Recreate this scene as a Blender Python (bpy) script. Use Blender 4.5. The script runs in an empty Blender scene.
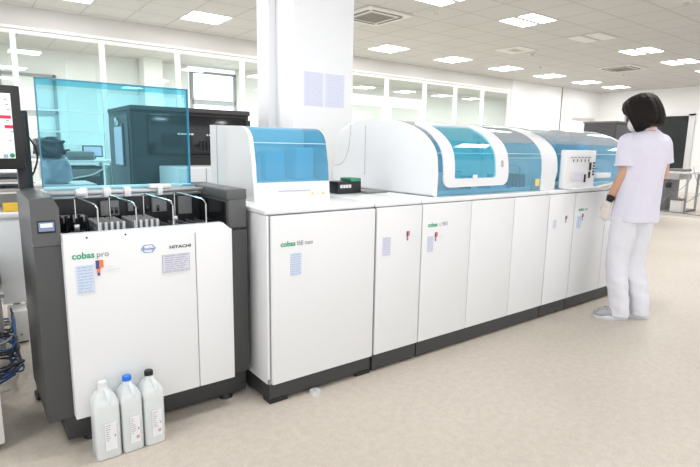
import bpy, bmesh, math, random
from mathutils import Vector, Matrix, noise
random.seed(7)
R = math.radians
D = bpy.data
COL = bpy.context.scene.collection

# ------------------------------------------------------------------ materials
def mat(name, col, rough=.5, metal=0, emit=None, es=1.0, bump=0, bscale=40, spec=.5, coat=0, var=0):
    m = D.materials.new(name); m.use_nodes = True
    nt = m.node_tree; p = nt.nodes['Principled BSDF']
    c = tuple(col) + (1,)
    p.inputs['Base Color'].default_value = c
    p.inputs['Roughness'].default_value = rough
    p.inputs['Metallic'].default_value = metal
    p.inputs['Specular IOR Level'].default_value = spec
    p.inputs['Coat Weight'].default_value = coat
    tc = nt.nodes.new('ShaderNodeTexCoord')
    if var:
        nz = nt.nodes.new('ShaderNodeTexNoise'); nz.inputs['Scale'].default_value = 6
        nt.links.new(tc.outputs['Object'], nz.inputs['Vector'])
        mx = nt.nodes.new('ShaderNodeMix'); mx.data_type = 'RGBA'
        mx.inputs[6].default_value = tuple(max(0, v*(1-var)) for v in col) + (1,)
        mx.inputs[7].default_value = tuple(min(1, v*(1+var)) for v in col) + (1,)
        nt.links.new(nz.outputs['Fac'], mx.inputs[0]); nt.links.new(mx.outputs[2], p.inputs['Base Color'])
    if bump:
        nb = nt.nodes.new('ShaderNodeTexNoise'); nb.inputs['Scale'].default_value = bscale; nb.inputs['Detail'].default_value = 3
        nt.links.new(tc.outputs['Object'], nb.inputs['Vector'])
        b = nt.nodes.new('ShaderNodeBump'); b.inputs['Strength'].default_value = bump; b.inputs['Distance'].default_value = .01
        nt.links.new(nb.outputs['Fac'], b.inputs['Height']); nt.links.new(b.outputs['Normal'], p.inputs['Normal'])
    if emit:
        p.inputs['Emission Color'].default_value = tuple(emit) + (1,)
        p.inputs['Emission Strength'].default_value = es
    return m

def glassy(name, tint, body, mix, rough=.03, gl=.10):
    """tinted clear plastic: part of the light passes straight through, part is scattered by the tint"""
    m = D.materials.new(name); m.use_nodes = True
    nt = m.node_tree; nt.nodes.clear()
    out = nt.nodes.new('ShaderNodeOutputMaterial')
    tr = nt.nodes.new('ShaderNodeBsdfTransparent'); tr.inputs[0].default_value = tuple(tint) + (1,)
    df = nt.nodes.new('ShaderNodeBsdfDiffuse'); df.inputs[0].default_value = tuple(body) + (1,)
    go = nt.nodes.new('ShaderNodeBsdfGlossy'); go.inputs[0].default_value = (1, 1, 1, 1); go.inputs['Roughness'].default_value = rough
    m1 = nt.nodes.new('ShaderNodeMixShader'); m1.inputs[0].default_value = mix
    nt.links.new(tr.outputs[0], m1.inputs[1]); nt.links.new(df.outputs[0], m1.inputs[2])
    fr = nt.nodes.new('ShaderNodeFresnel'); fr.inputs[0].default_value = 1.45
    ma = nt.nodes.new('ShaderNodeMath'); ma.operation = 'MULTIPLY'; ma.inputs[1].default_value = gl * 10
    ma.use_clamp = True
    ge = nt.nodes.new('ShaderNodeNewGeometry'); fm = nt.nodes.new('ShaderNodeMath'); fm.operation = 'SUBTRACT'; fm.inputs[0].default_value = 1
    nt.links.new(ge.outputs['Backfacing'], fm.inputs[1])
    f2 = nt.nodes.new('ShaderNodeMath'); f2.operation = 'MULTIPLY'
    nt.links.new(fr.outputs[0], f2.inputs[0]); nt.links.new(fm.outputs[0], f2.inputs[1]); nt.links.new(f2.outputs[0], ma.inputs[0])
    m2 = nt.nodes.new('ShaderNodeMixShader')
    nt.links.new(ma.outputs[0], m2.inputs[0]); nt.links.new(m1.outputs[0], m2.inputs[1]); nt.links.new(go.outputs[0], m2.inputs[2])
    nt.links.new(m2.outputs[0], out.inputs[0])
    return m

M = {}
M['white'] = mat('instrument_white', (.80, .81, .82), .38)
M['white2'] = mat('hood_white', (.84, .85, .86), .32, coat=.2)
M['seam'] = mat('seam_grey', (.30, .31, .32), .6)
M['charcoal'] = mat('charcoal_plastic', (.060, .062, .062), .42, bump=.05, bscale=300)
M['charcoal_l'] = mat('charcoal_light', (.10, .103, .105), .35)
M['black'] = mat('black_plastic', (.012, .012, .014), .35)
M['gloss'] = mat('black_gloss', (.010, .011, .013), .12)
M['darkgrey'] = mat('dark_grey', (.014, .014, .016), .4)
M['plinth'] = mat('plinth_grey', (.042, .043, .043), .5)
M['steel'] = mat('steel', (.62, .63, .64), .25, 1)
M['alu'] = mat('brushed_aluminium', (.55, .55, .56), .4, .8)
M['greige'] = mat('warm_grey_plate', (.45, .42, .40), .5)
M['rack'] = mat('rack_grey', (.24, .25, .25), .5)
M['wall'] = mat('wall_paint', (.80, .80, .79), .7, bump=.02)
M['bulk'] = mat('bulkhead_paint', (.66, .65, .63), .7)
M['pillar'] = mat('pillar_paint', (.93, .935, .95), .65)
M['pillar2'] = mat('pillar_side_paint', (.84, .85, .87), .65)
M['framew'] = mat('white_aluminium_frame', (.84, .84, .83), .4)
M['light'] = mat('light_diffuser', (1, 1, 1), .5, emit=(1, 1, 1), es=3)
M['ceilframe'] = mat('fixture_frame', (.50, .49, .47), .6)
M['dim'] = mat('unlit_diffuser', (.74, .74, .73), .5)
M['grille'] = mat('vent_grille', (.50, .47, .42), .6)
M['ventgap'] = mat('vent_gap', (.22, .21, .20), .7)
M['ventw'] = mat('vent_white', (.72, .71, .69), .5)
M['green'] = mat('print_green', (.02, .36, .17), .5)
M['grey_t'] = mat('print_grey', (.16, .165, .17), .5)
M['dark_t'] = mat('print_dark', (.06, .06, .07), .5)
M['roche'] = mat('print_blue', (.05, .18, .52), .5)
M['st_blue'] = mat('sticker_blue', (.62, .72, .87), .5)
M['st_lav'] = mat('sticker_lavender', (.68, .69, .80), .5)
M['st_white'] = mat('sticker_white', (.80, .80, .82), .5)
M['ink'] = mat('sticker_ink', (.42, .48, .64), .6)
M['ink2'] = mat('sticker_ink_grey', (.38, .38, .44), .6)
M['orange'] = mat('sticker_orange', (.85, .22, .07), .5)
M['navy'] = mat('sticker_navy', (.05, .08, .30), .5)
M['paper'] = mat('posted_paper', (.76, .78, .91), .7)
M['paper_ink'] = mat('posted_paper_ink', (.68, .70, .85), .7)
M['yellow'] = mat('warning_yellow', (.85, .68, .20), .5)
M['lid'] = glassy('clear_cyan_lid', (.62, .86, .92), (.25, .70, .85), .03, rough=0, gl=.03)
M['lidedge'] = mat('cyan_edge', (.05, .25, .38), .2)
M['lidbright'] = mat('cyan_bright_edge', (.42, .78, .90), .2)
M['cover'] = glassy('blue_cover', (.72, .89, .96), (.20, .58, .80), .30, gl=.07)
M['canopy'] = glassy('blue_canopy', (.76, .92, .97), (.24, .62, .86), .16, gl=.07)
M['canopy_w'] = glassy('cyan_window', (.60, .92, .98), (.08, .72, .90), .22, gl=.07)
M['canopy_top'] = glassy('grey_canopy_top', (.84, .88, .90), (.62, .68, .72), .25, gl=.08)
M['canopyl'] = mat('light_blue_part', (.22, .52, .74), .35)
M['floor_'] = None
M['jug'] = glassy('jug_plastic', (.93, .96, .96), (.90, .92, .92), .55, rough=.25, gl=.04)
M['liq'] = mat('jug_liquid', (.80, .83, .83), .3)
M['capb'] = mat('cap_blue', (.03, .23, .75), .4)
M['capw'] = mat('cap_white', (.82, .82, .80), .4)
M['capk'] = mat('cap_black', (.015, .015, .017), .4)
M['screen'] = mat('screen_white', (.75, .80, .86), .3, emit=(.80, .88, .98), es=.25)
M['red'] = mat('ui_red', (.55, .02, .05), .4, emit=(.6, .02, .06), es=.3)
M['uigreen'] = mat('ui_green', (.02, .25, .10), .4)
M['uigrey'] = mat('ui_grey', (.35, .42, .50), .4)
M['lcd'] = mat('lcd', (.10, .14, .22), .15, emit=(.35, .45, .65), es=.25)
M['lcdl'] = mat('lcd_light', (.5, .6, .75), .2, emit=(.7, .8, .95), es=.4)
M['cbl_blue'] = mat('cable_blue', (.008, .07, .22), .4)
M['cbl_blk'] = mat('cable_black', (.015, .015, .02), .5)
M['cbl_gry'] = mat('cable_grey', (.25, .25, .25), .5)
M['trash'] = mat('dark_bag', (.05, .055, .075), .35, bump=.8, bscale=18)
M['film'] = mat('patterned_bag', (.40, .46, .56), .3, bump=.7, bscale=25, var=.5)
M['carton'] = mat('yellow_carton', (.80, .50, .05), .6)
M['skin'] = mat('skin', (.62, .36, .25), .5)
M['hair'] = mat('hair_black', (.008, .005, .004), .5, bump=.6, bscale=120, spec=.2)
M['tunic'] = mat('tunic_cloth', (.73, .71, .82), .85, bump=.9, bscale=11)
M['trouser'] = mat('trouser_cloth', (.74, .74, .79), .85, bump=.9, bscale=12)
M['glove'] = mat('latex_glove', (.80, .74, .68), .5, bump=.2, bscale=60)
M['mask'] = mat('mask_white', (.78, .80, .82), .7)
M['shoe'] = mat('clog_grey', (.66, .68, .72), .5)
M['rackgreen'] = mat('green_lids', (.04, .30, .17), .5)
M['benchgrey'] = mat('bench_grey', (.42, .43, .43), .5)
M['benchdark'] = mat('bench_dark', (.16, .16, .17), .5)
M['fade'] = mat('equipment_grey', (.05, .05, .055), .45)
M['fade2'] = mat('equipment_grey_light', (.12, .12, .127), .45)
M['sky'] = mat('daylight_pane', (.9, .95, 1), .5, emit=(.93, .97, 1), es=1.6)
M['winframe'] = mat('grey_window_frame', (.22, .25, .25), .5)
M['pale'] = mat('pale_wall', (.74, .76, .75), .7)
M['highlight_strip'] = mat('painted_highlight', (.62, .80, .90), .3)  # pale blue for reflected highlight lines modelled as thin strips
M['eye'] = mat('eye_dark', (.02, .015, .01), .3)
M['lip'] = mat('lip', (.62, .34, .34), .5)

# partition glass
def partition_glass():
    m = D.materials.new('partition_glass'); m.use_nodes = True
    nt = m.node_tree; nt.nodes.clear()
    out = nt.nodes.new('ShaderNodeOutputMaterial')
    tr = nt.nodes.new('ShaderNodeBsdfTransparent'); tr.inputs[0].default_value = (.91, .945, .93, 1)
    go = nt.nodes.new('ShaderNodeBsdfGlossy'); go.inputs['Roughness'].default_value = .02
    mx = nt.nodes.new('ShaderNodeMixShader'); mx.inputs[0].default_value = .12
    nt.links.new(tr.outputs[0], mx.inputs[1]); nt.links.new(go.outputs[0], mx.inputs[2]); nt.links.new(mx.outputs[0], out.inputs[0])
    return m
M['pglass'] = partition_glass()

def floor_mat():
    m = D.materials.new('speckled_vinyl'); m.use_nodes = True
    nt = m.node_tree; p = nt.nodes['Principled BSDF']; L = nt.links.new
    tc = nt.nodes.new('ShaderNodeTexCoord')
    def ns(s, d=2):
        n = nt.nodes.new('ShaderNodeTexNoise'); n.inputs['Scale'].default_value = s; n.inputs['Detail'].default_value = d
        L(tc.outputs['Object'], n.inputs['Vector']); return n
    def ramp(src, a, b, ca, cb):
        r = nt.nodes.new('ShaderNodeValToRGB'); e = r.color_ramp.elements
        e[0].position = a; e[1].position = b; e[0].color = ca + (1,); e[1].color = cb + (1,)
        L(src.outputs['Fac'], r.inputs[0]); return r
    base = ramp(ns(1.1, 3), .3, .7, (.57, .52, .455), (.61, .56, .495))
    spk = ramp(ns(120, 2), .33, .70, (.90, .885, .87), (1.03, 1.03, 1.03))
    sp2 = ramp(ns(28, 3), .35, .65, (.95, .94, .93), (1.04, 1.04, 1.04))
    def mul(a, b):
        x = nt.nodes.new('ShaderNodeMix'); x.data_type = 'RGBA'; x.blend_type = 'MULTIPLY'; x.inputs[0].default_value = 1
        L(a, x.inputs[6]); L(b, x.inputs[7]); return x.outputs[2]
    L(mul(mul(base.outputs[0], spk.outputs[0]), sp2.outputs[0]), p.inputs['Base Color'])
    p.inputs['Roughness'].default_value = .42; p.inputs['Specular IOR Level'].default_value = .35
    return m
M['floor_'] = floor_mat()

def ceiling_mat():
    m = D.materials.new('ceiling_tiles'); m.use_nodes = True
    nt = m.node_tree; p = nt.nodes['Principled BSDF']; L = nt.links.new
    tc = nt.nodes.new('ShaderNodeTexCoord'); sx = nt.nodes.new('ShaderNodeSeparateXYZ'); L(tc.outputs['Object'], sx.inputs[0])
    def mth(op, a, b=None):
        n = nt.nodes.new('ShaderNodeMath'); n.operation = op
        for i, v in enumerate((a, b)):
            if v is None: continue
            if isinstance(v, (int, float)): n.inputs[i].default_value = v
            else: L(v, n.inputs[i])
        return n.outputs[0]
    def line(o):
        f = mth('FRACT', mth('ADD', mth('DIVIDE', o, .6), 100.0))
        return mth('MAXIMUM', mth('LESS_THAN', f, .022), mth('GREATER_THAN', f, .978))
    ln = mth('MAXIMUM', line(sx.outputs[0]), line(sx.outputs[1]))
    mx = nt.nodes.new('ShaderNodeMix'); mx.data_type = 'RGBA'
    nz = nt.nodes.new('ShaderNodeTexNoise'); nz.inputs['Scale'].default_value = 1.4; L(tc.outputs['Object'], nz.inputs['Vector'])
    rp = nt.nodes.new('ShaderNodeValToRGB'); rp.color_ramp.elements[0].color = (.565, .56, .55, 1); rp.color_ramp.elements[1].color = (.615, .61, .60, 1)
    L(nz.outputs['Fac'], rp.inputs[0]); L(rp.outputs[0], mx.inputs[6]); mx.inputs[7].default_value = (.47, .465, .455, 1)
    L(ln, mx.inputs[0]); L(mx.outputs[2], p.inputs['Base Color']); p.inputs['Roughness'].default_value = .8
    b = nt.nodes.new('ShaderNodeBump'); b.inputs['Strength'].default_value = .3; b.inputs['Distance'].default_value = .01; b.invert = True
    L(ln, b.inputs['Height']); L(b.outputs['Normal'], p.inputs['Normal'])
    return m
M['ceil'] = ceiling_mat()

# ------------------------------------------------------------------ geometry helpers
def box(bm, x0, x1, y0, y1, z0, z1, bev=0, seg=2, mi=0, rot=None):
    r = bmesh.ops.create_cube(bm, size=1)
    vs = r['verts']
    bmesh.ops.scale(bm, vec=(x1-x0, y1-y0, z1-z0), verts=vs)
    if rot is not None: bmesh.ops.rotate(bm, verts=vs, cent=(0, 0, 0), matrix=rot)
    bmesh.ops.translate(bm, vec=((x0+x1)/2, (y0+y1)/2, (z0+z1)/2), verts=vs)
    fs = {f for v in vs for f in v.link_faces}
    if bev:
        es = list({e for v in vs for e in v.link_edges})
        rr = bmesh.ops.bevel(bm, geom=es, offset=bev, segments=seg, affect='EDGES', profile=.5)
        fs = set(rr['faces']) | {f for f in fs if f.is_valid}
    for f in fs: f.material_index = mi
    return bm

def cyl(bm, a, b, ra, rb=None, n=16, mi=0):
    a = Vector(a); b = Vector(b); rb = ra if rb is None else rb
    d = b - a
    r = bmesh.ops.create_cone(bm, cap_ends=True, segments=n, radius1=ra, radius2=rb, depth=d.length)
    q = Vector((0, 0, 1)).rotation_difference(d.normalized()).to_matrix()
    bmesh.ops.rotate(bm, verts=r['verts'], cent=(0, 0, 0), matrix=q)
    bmesh.ops.translate(bm, verts=r['verts'], vec=(a+b)/2)
    for v in r['verts']:
        for f in v.link_faces: f.material_index = mi
    return bm

def ball(bm, c, r, s=(1, 1, 1), n=3, rot=None):
    q = bmesh.ops.create_icosphere(bm, subdivisions=n, radius=r)
    bmesh.ops.scale(bm, vec=s, verts=q['verts'])
    if rot is not None: bmesh.ops.rotate(bm, verts=q['verts'], cent=(0, 0, 0), matrix=rot)
    bmesh.ops.translate(bm, verts=q['verts'], vec=c)
    return bm

def capsule(bm, a, b, ra, rb):
    ball(bm, a, ra, n=2); ball(bm, b, rb, n=2); cyl(bm, a, b, ra, rb, 16)

def chain(bm, pts):
    for (a, ra), (b, rb) in zip(pts, pts[1:]): capsule(bm, a, b, ra, rb)

def tube(bm, pts, r, n=8, mi=0):
    """swept round tube along a polyline"""
    pts = [Vector(p) for p in pts]; rings = []
    up = Vector((.13, .21, .97))
    for i, p in enumerate(pts):
        t = (pts[min(i+1, len(pts)-1)] - pts[max(i-1, 0)]).normalized()
        s = t.cross(up)
        if s.length < .05: s = t.cross(Vector((1, 0, 0)))
        s.normalize(); u = s.cross(t)
        rings.append([bm.verts.new(p + r*(math.cos(k*2*math.pi/n)*s + math.sin(k*2*math.pi/n)*u)) for k in range(n)])
    for A, B in zip(rings, rings[1:]):
        for k in range(n):
            f = bm.faces.new((A[k], A[(k+1) % n], B[(k+1) % n], B[k])); f.material_index = mi
    bm.faces.new(rings[0][::-1]).material_index = mi; bm.faces.new(rings[-1]).material_index = mi
    return bm

def smooth_path(pts, k=6):
    pts = [Vector(p) for p in pts]; o = []
    for i in range(len(pts)-1):
        p0 = pts[max(i-1, 0)]; p1 = pts[i]; p2 = pts[i+1]; p3 = pts[min(i+2, len(pts)-1)]
        for j in range(k):
            t = j/k
            o.append(.5*((2*p1)+(-p0+p2)*t+(2*p0-5*p1+4*p2-p3)*t*t+(-p0+3*p1-3*p2+p3)*t**3))
    o.append(pts[-1]); return o

def extrude_x(bm, prof, x0, x1, mi=0, caps=True):
    """closed YZ profile extruded along X"""
    A = [bm.verts.new((x0, y, z)) for y, z in prof]; B = [bm.verts.new((x1, y, z)) for y, z in prof]
    n = len(prof)
    for i in range(n):
        bm.faces.new((A[i], A[(i+1) % n], B[(i+1) % n], B[i])).material_index = mi
    if caps:
        bm.faces.new(A[::-1]).material_index = mi; bm.faces.new(B).material_index = mi
    return bm

def shell_x(bm, prof, x0, x1, th=.006, mi=0):
    """open YZ polyline given a thickness and extruded along X"""
    P = [Vector((y, z)) for y, z in prof]; inn = []
    for i, p in enumerate(P):
        t = (P[min(i+1, len(P)-1)] - P[max(i-1, 0)]).normalized()
        inn.append(p + Vector((t.y, -t.x)) * th)
    return extrude_x(bm, [tuple(p) for p in P] + [tuple(p) for p in reversed(inn)], x0, x1, mi)

def wloc(o):
    v = Vector((0, 0, 0))
    while o is not None: v += o.location; o = o.parent
    return v

def obj(name, bm, ms, parent=None, loc=None, smooth=False, autos=True):
    me = D.meshes.new(name)
    off = wloc(parent) if parent is not None else Vector(loc or (0, 0, 0))
    bm.transform(Matrix.Translation(-off))
    bmesh.ops.recalc_face_normals(bm, faces=bm.faces)
    bm.to_mesh(me); bm.free()
    for x in (ms if isinstance(ms, (list, tuple)) else [ms]): me.materials.append(x)
    o = D.objects.new(name, me); COL.objects.link(o)
    if parent is not None: o.parent = parent
    else: o.location = off
    if smooth: me.polygons.foreach_set('use_smooth', [True]*len(me.polygons))
    elif autos:
        me.polygons.foreach_set('use_smooth', [True]*len(me.polygons))
        me.set_sharp_from_angle(angle=R(32))
    return o

def tag(o, label, cat, group=None):
    o['label'] = label; o['category'] = cat
    if group: o['group'] = group
    return o

def thing(name, loc, label, cat, group=None):
    o = D.objects.new(name, None); COL.objects.link(o); o.location = loc; o.empty_display_size = .1
    return tag(o, label, cat, group)

def struct(name, bm, m, parent=None, loc=None):
    o = obj(name, bm, m, parent, loc)
    if parent is None: o['kind'] = 'structure'
    return o

def dup(o, parent=None):
    c = o.copy(); COL.objects.link(c)
    if parent is not None: c.parent = parent
    for ch in [x for x in D.objects if x.parent == o]: dup(ch, c)
    return c

def B(): return bmesh.new()
def bx(*a, **k): return box(B(), *a, **k)

def text(name, s, x0, x1, zb, y, m, parent, bold=0.0, normal='-y', zs=1.0):
    cu = D.curves.new('tmp_text', 'FONT'); cu.body = s; cu.size = 1; cu.extrude = 0; cu.offset = bold; cu.resolution_u = 3
    t = D.objects.new('tmp_text', cu); COL.objects.link(t)
    dg = bpy.context.evaluated_depsgraph_get(); dg.update()
    me = D.meshes.new_from_object(t.evaluated_get(dg))
    D.objects.remove(t); D.curves.remove(cu)
    bm = B(); bm.from_mesh(me); D.meshes.remove(me)
    xs = [v.co.x for v in bm.verts]; w = max(xs)-min(xs); mnx = min(xs); sc = (x1-x0)/w
    for v in bm.verts:
        v.co = Vector((x0+(v.co.x-mnx)*sc, y, zb+v.co.y*sc*zs))
    return obj(name, bm, m, parent)

def sheet(name, x0, x1, z0, z1, y, base, ink, parent, rows=6, fr=0.0, seed=0):
    """sticker or paper with short printed lines, facing -Y"""
    rnd = random.Random(seed)
    bm = B(); box(bm, x0, x1, y-.0012, y, z0, z1)
    w = x1-x0; h = z1-z0
    for i in range(rows):
        z = z1 - h*(i+.7)/(rows+.4); x = x0+w*.08
        while x < x1-w*.15:
            l = w*rnd.uniform(.12, .4); e = min(x+l, x1-w*.07)
            box(bm, x, e, y-.0017, y-.0011, z-h*.010-.0006, z+h*.010+.0006, mi=1); x = e+w*.06
    if fr:
        for a in ((x0, x1, z1-fr, z1), (x0, x1, z0, z0+fr), (x0, x0+fr, z0, z1), (x1-fr, x1, z0, z1)):
            box(bm, a[0], a[1], y-.0017, y-.0011, a[2], a[3], mi=1)
    return obj(name, bm, [base, ink], parent)

def blob(bm, vox, smooth_it=4):
    """fuse overlapping solids into one continuous skin"""
    me = D.meshes.new('tmp'); bm.to_mesh(me); bm.free()
    t = D.objects.new('tmp', me); COL.objects.link(t)
    r = t.modifiers.new('r', 'REMESH'); r.mode = 'VOXEL'; r.voxel_size = vox
    s = t.modifiers.new('s', 'SMOOTH'); s.iterations = smooth_it; s.factor = .5
    dg = bpy.context.evaluated_depsgraph_get(); dg.update()
    m2 = D.meshes.new_from_object(t.evaluated_get(dg))
    D.objects.remove(t); D.meshes.remove(me)
    b = B(); b.from_mesh(m2); D.meshes.remove(m2)
    return b

# ================================================================== SETTING
CZ = 3.10; WY = 8.83; WX = 16.9
struct('floor', bx(-4, WX, -4, 12.6, -.05, 0), M['floor_'])
struct('ceiling', bx(-4, WX, -4, 12.6, 0, .05), M['ceil']).location = (.41, .21, CZ)
c = D.objects['ceiling']
for v in c.data.vertices: v.co.x -= .41; v.co.y -= .21

# back wall: bulkhead over the glazed partition, solid wall on the right
bm = B(); box(bm, -4, 12.14, WY, WY+.12, 2.83, CZ); box(bm, 12.14, WX, WY, WY+.12, 0, CZ)
wb = struct('wall_back', bm, [M['wall']])
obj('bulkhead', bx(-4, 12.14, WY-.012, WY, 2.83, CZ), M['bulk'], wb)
struct('trim_1', bx(-4, 12.14, WY-.03, WY+.05, 2.795, 2.835), M['framew'])
struct('wall_right', bx(WX, WX+.1, -4, 12.6, 0, CZ), M['wall'])
struct('baseboard_right', bx(WX-.02, WX, -4, WY, 0, .10), M['ventw'])
struct('baseboard_back', bx(12.14, WX, WY-.02, WY, 0, .10), M['ventw'])
# room behind the glass
bm = B()
box(bm, -4, 4.55, 12.5, 12.6, 0, CZ); box(bm, 5.8, WX, 12.5, 12.6, 0, CZ); box(bm, 4.55, 5.8, 12.5, 12.6, 0, .9)
struct('wall_far', bm, M['pale'])


def window(n, x0, x1, z0=0.0, z1=2.79, rails=(), y=WY+.05, fw=.035, extra=None):
    bm = B()
    for a in ((x0, x0+fw, z0, z1), (x1-fw, x1, z0, z1)): box(bm, a[0]+.0005, a[1]-.0005, y-.04, y+.04, a[2], a[3])
    box(bm, x0+fw, x1-fw, y-.038, y+.038, z1-.05, z1); box(bm, x0+fw, x1-fw, y-.038, y+.038, z0, z0+.08)
    for z, t in rails: box(bm, x0+fw, x1-fw, y-.035, y+.035, z-t, z+t)
    w = struct('window_%d' % n, bm, M['framew'])
    obj('pane', bx(x0+fw, x1-fw, y-.004, y+.004, z0+.08, z1-.05), M['pglass'], w)
    return w
r1 = ((1.71, .012), (1.40, .012), (.9, .03))
xs = [-2.71, -1.55, -.40, .75, 1.90, 3.06, 4.23, 5.40, 6.56]
n = 1
for a, b in zip(xs, xs[1:]):
    window(n, a, b, rails=r1); n += 1
window(n, 6.56, 7.69, z0=2.27, z1=2.79); n += 1
window(n, 7.69, 8.87, z0=2.27, z1=2.79); n += 1
for a, b in ((8.87, 9.93), (9.93, 10.97), (10.97, 12.10)):
    window(n, a, b); n += 1
# double door leaves in the partition
for k, (a, b, s) in enumerate(((6.60, 7.665, 1), (7.715, 8.83, -1))):
    y = WY+.04; bm = B(); f = .10
    box(bm, a, a+f, y-.03, y+.03, .01, 2.26); box(bm, b-f, b, y-.03, y+.03, .01, 2.26)
    box(bm, a+f, b-f, y-.029, y+.029, 2.26-.13, 2.259); box(bm, a+f, b-f, y-.029, y+.029, .01, .3); box(bm, a+f, b-f, y-.029, y+.029, 1.0, 1.1)
    dr = struct('door_%d' % (k+1), bm, M['framew'])
    obj('pane', bx(a+f, b-f, y-.004, y+.004, .3, 2.13), M['pglass'], dr)
    hx = b-.05 if s > 0 else a+.05
    obj('door_handle', tube(B(), smooth_path([(hx, y-.03, .95), (hx, y-.08, .97), (hx, y-.08, 1.23), (hx, y-.03, 1.25)]), .012), M['steel'], dr)

# windows of the far room
def farwin(n, x0, x1, z0, z1, zr, extra_l=0):
    y = 12.46; bm = B(); f = .055
    box(bm, x0, x0+f, y-.03, y+.1, z0, z1); box(bm, x1-f, x1, y-.03, y+.1, z0, z1)
    box(bm, x0, x1, y-.03, y+.1, zr-.06, zr+.06); box(bm, x0, x1, y-.03, y+.1, z0, z0+.06); box(bm, x0, x1, y-.03, y+.1, z1-.05, z1)
    w = struct('window_%d' % n, bm, M['winframe'])
    obj('pane', bx(x0+f, x1-f, y+.05, y+.06, z0, z1), M['sky'], w)
farwin(20, 4.60, 5.75, .9, 2.98, 2.26)
farwin(21, .75, 1.75, .9, 2.6, 1.86)
# light-coloured square column in the far room
struct('pillar_far', bx(3.4, 3.8, 12.0, 12.4, 0, CZ), M['wall'])

# pillar in front, with a set-back casing
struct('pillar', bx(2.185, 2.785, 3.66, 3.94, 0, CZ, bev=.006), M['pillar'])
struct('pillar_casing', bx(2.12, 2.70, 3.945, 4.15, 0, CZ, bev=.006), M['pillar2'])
for i, (a, b, lb) in enumerate(((2.285, 2.475, 'pale lavender printed notice taped on the white pillar, left of the pair'), (2.497, 2.69, 'pale lavender printed notice taped on the white pillar, right of the pair'))):
    o = sheet('posted_notice', a, b, 1.575, 1.845, 3.658, M['paper'], M['paper_ink'], None, rows=14, seed=i+3)
    tag(o, lb, 'notice', 'notices on the pillar')

# wall cable trunking and slot
tag(obj('wall_conduit', bx(14.58, 14.60, WY-.02, WY, .1, CZ), M['ventgap'], loc=(14.6, WY-.01, 0)), 'thin vertical grey conduit on the plain back wall', 'conduit')
bm = B(); box(bm, 15.25, 16.55, WY-.04, WY, 2.20, 2.32); box(bm, 15.3, 16.5, WY-.05, WY-.03, 2.22, 2.26, mi=1)
tag(obj('wall_vent', bm, [M['ventw'], M['grille']], loc=(15.9, WY-.02, 2.2)), 'narrow horizontal vent slot high on the back wall corner', 'vent')

# ------------------------------------------------------------------ ceiling fixtures
def lamp(x, y, sx, sy, e):
    l = D.lights.new('fixture_lamp', 'AREA'); l.shape = 'RECTANGLE'; l.size = sx; l.size_y = sy; l.energy = e; l.color = (1, .995, .99)
    o = D.objects.new('fixture_lamp', l); COL.objects.link(o); o.location = (x, y, CZ-.018)
def ceiling_light(x, y, label, lit=True):
    t = thing('ceiling_light', (x, y, CZ-.012), label, 'ceiling light', 'ceiling lights' if lit else None)
    bm = B(); box(bm, x-.295, x+.295, y-.295, y+.295, CZ-.006, CZ)
    obj('frame', bm, M['ceilframe'], t)
    for s in (-1, 1):
        obj('diffuser', bx(x-.285, x+.285, y+s*.160-.115, y+s*.160+.115, CZ-.014, CZ-.005), M['light'] if lit else M['dim'], t)
    if lit:
        for s in (-1, 1): lamp(x, y+s*.160, .56, .22, LAMP/2)
LAMP = 17
rows = {
 7.71: [(1.31, 'twin-panel ceiling light at the top left frame edge, by the glazed partition'),
        (3.11, 'twin-panel ceiling light above the glass partition, just left of the white pillar'),
        (6.71, 'twin-panel ceiling light right of the white pillar beyond the ceiling cassette'),
        (8.51, 'twin-panel ceiling light above the double glass doors, second right of the pillar'),
        (10.31, 'twin-panel ceiling light in the row by the partition, third right of the pillar'),
        (12.11, 'twin-panel ceiling light in the back row, fourth right of the pillar'),
        (13.91, 'twin-panel ceiling light in the back row, fifth right of the pillar'),
        (15.55, 'farthest twin-panel ceiling light of the back row, near the room corner')],
 4.72: [(4.95, 'bright twin-panel ceiling light cut by the top edge, nearest the ceiling cassette'),
        (6.75, 'large bright twin-panel ceiling light near the top centre right'),
        (10.33, 'twin-panel ceiling light above the person, nearer of the far pair in the middle row'),
        (12.12, 'twin-panel ceiling light right of the person, second in the far middle row'),
        (13.92, 'small twin-panel ceiling light at the right frame edge'),
        (15.55, 'twin-panel ceiling light past the right frame edge in the middle row')],
}
for y, l in rows.items():
    for x, lb in l: ceiling_light(x, y, lb)
ceiling_light(8.55, 4.72, 'unlit dull twin-panel ceiling light between the lit ones in the middle row', lit=False)
for x, y in ((1.3, 4.72), (-1.2, 4.72), (1.3, 1.72), (4.9, 1.72), (8.5, 1.72), (12.1, 1.72), (-1.2, 1.72), (1.3, -1), (4.9, -1), (4.9, 7.71), (-1.2, 7.71)):
    lamp(x, y, .56, .5, LAMP*1.15)
farl = ((1.0, 10.4, 'leftmost'), (3.0, 10.4, 'second from left'), (5.0, 10.4, 'third from left'), (7.0, 10.4, 'fourth from left'), (9.6, 10.4, 'added nearer right-hand'), (12.4, 10.4, 'added second right-hand'), (15.2, 10.4, 'added farthest right-hand'))  # right-hand lights are added to brighten the room behind the glass
for x, y, w in farl:
    t = thing('ceiling_light', (x, y, CZ-.012), 'ceiling strip light in the room behind the glass, %s one' % w, 'ceiling light', 'lights behind the glass')
    obj('frame', bx(x-.62, x+.62, y-.17, y+.17, CZ-.006, CZ), M['ventw'], t)
    obj('diffuser', bx(x-.60, x+.60, y-.14, y+.14, CZ-.014, CZ-.005), M['light'], t)
    lamp(x, y, 1.16, .24, LAMP*3.2)

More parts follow.
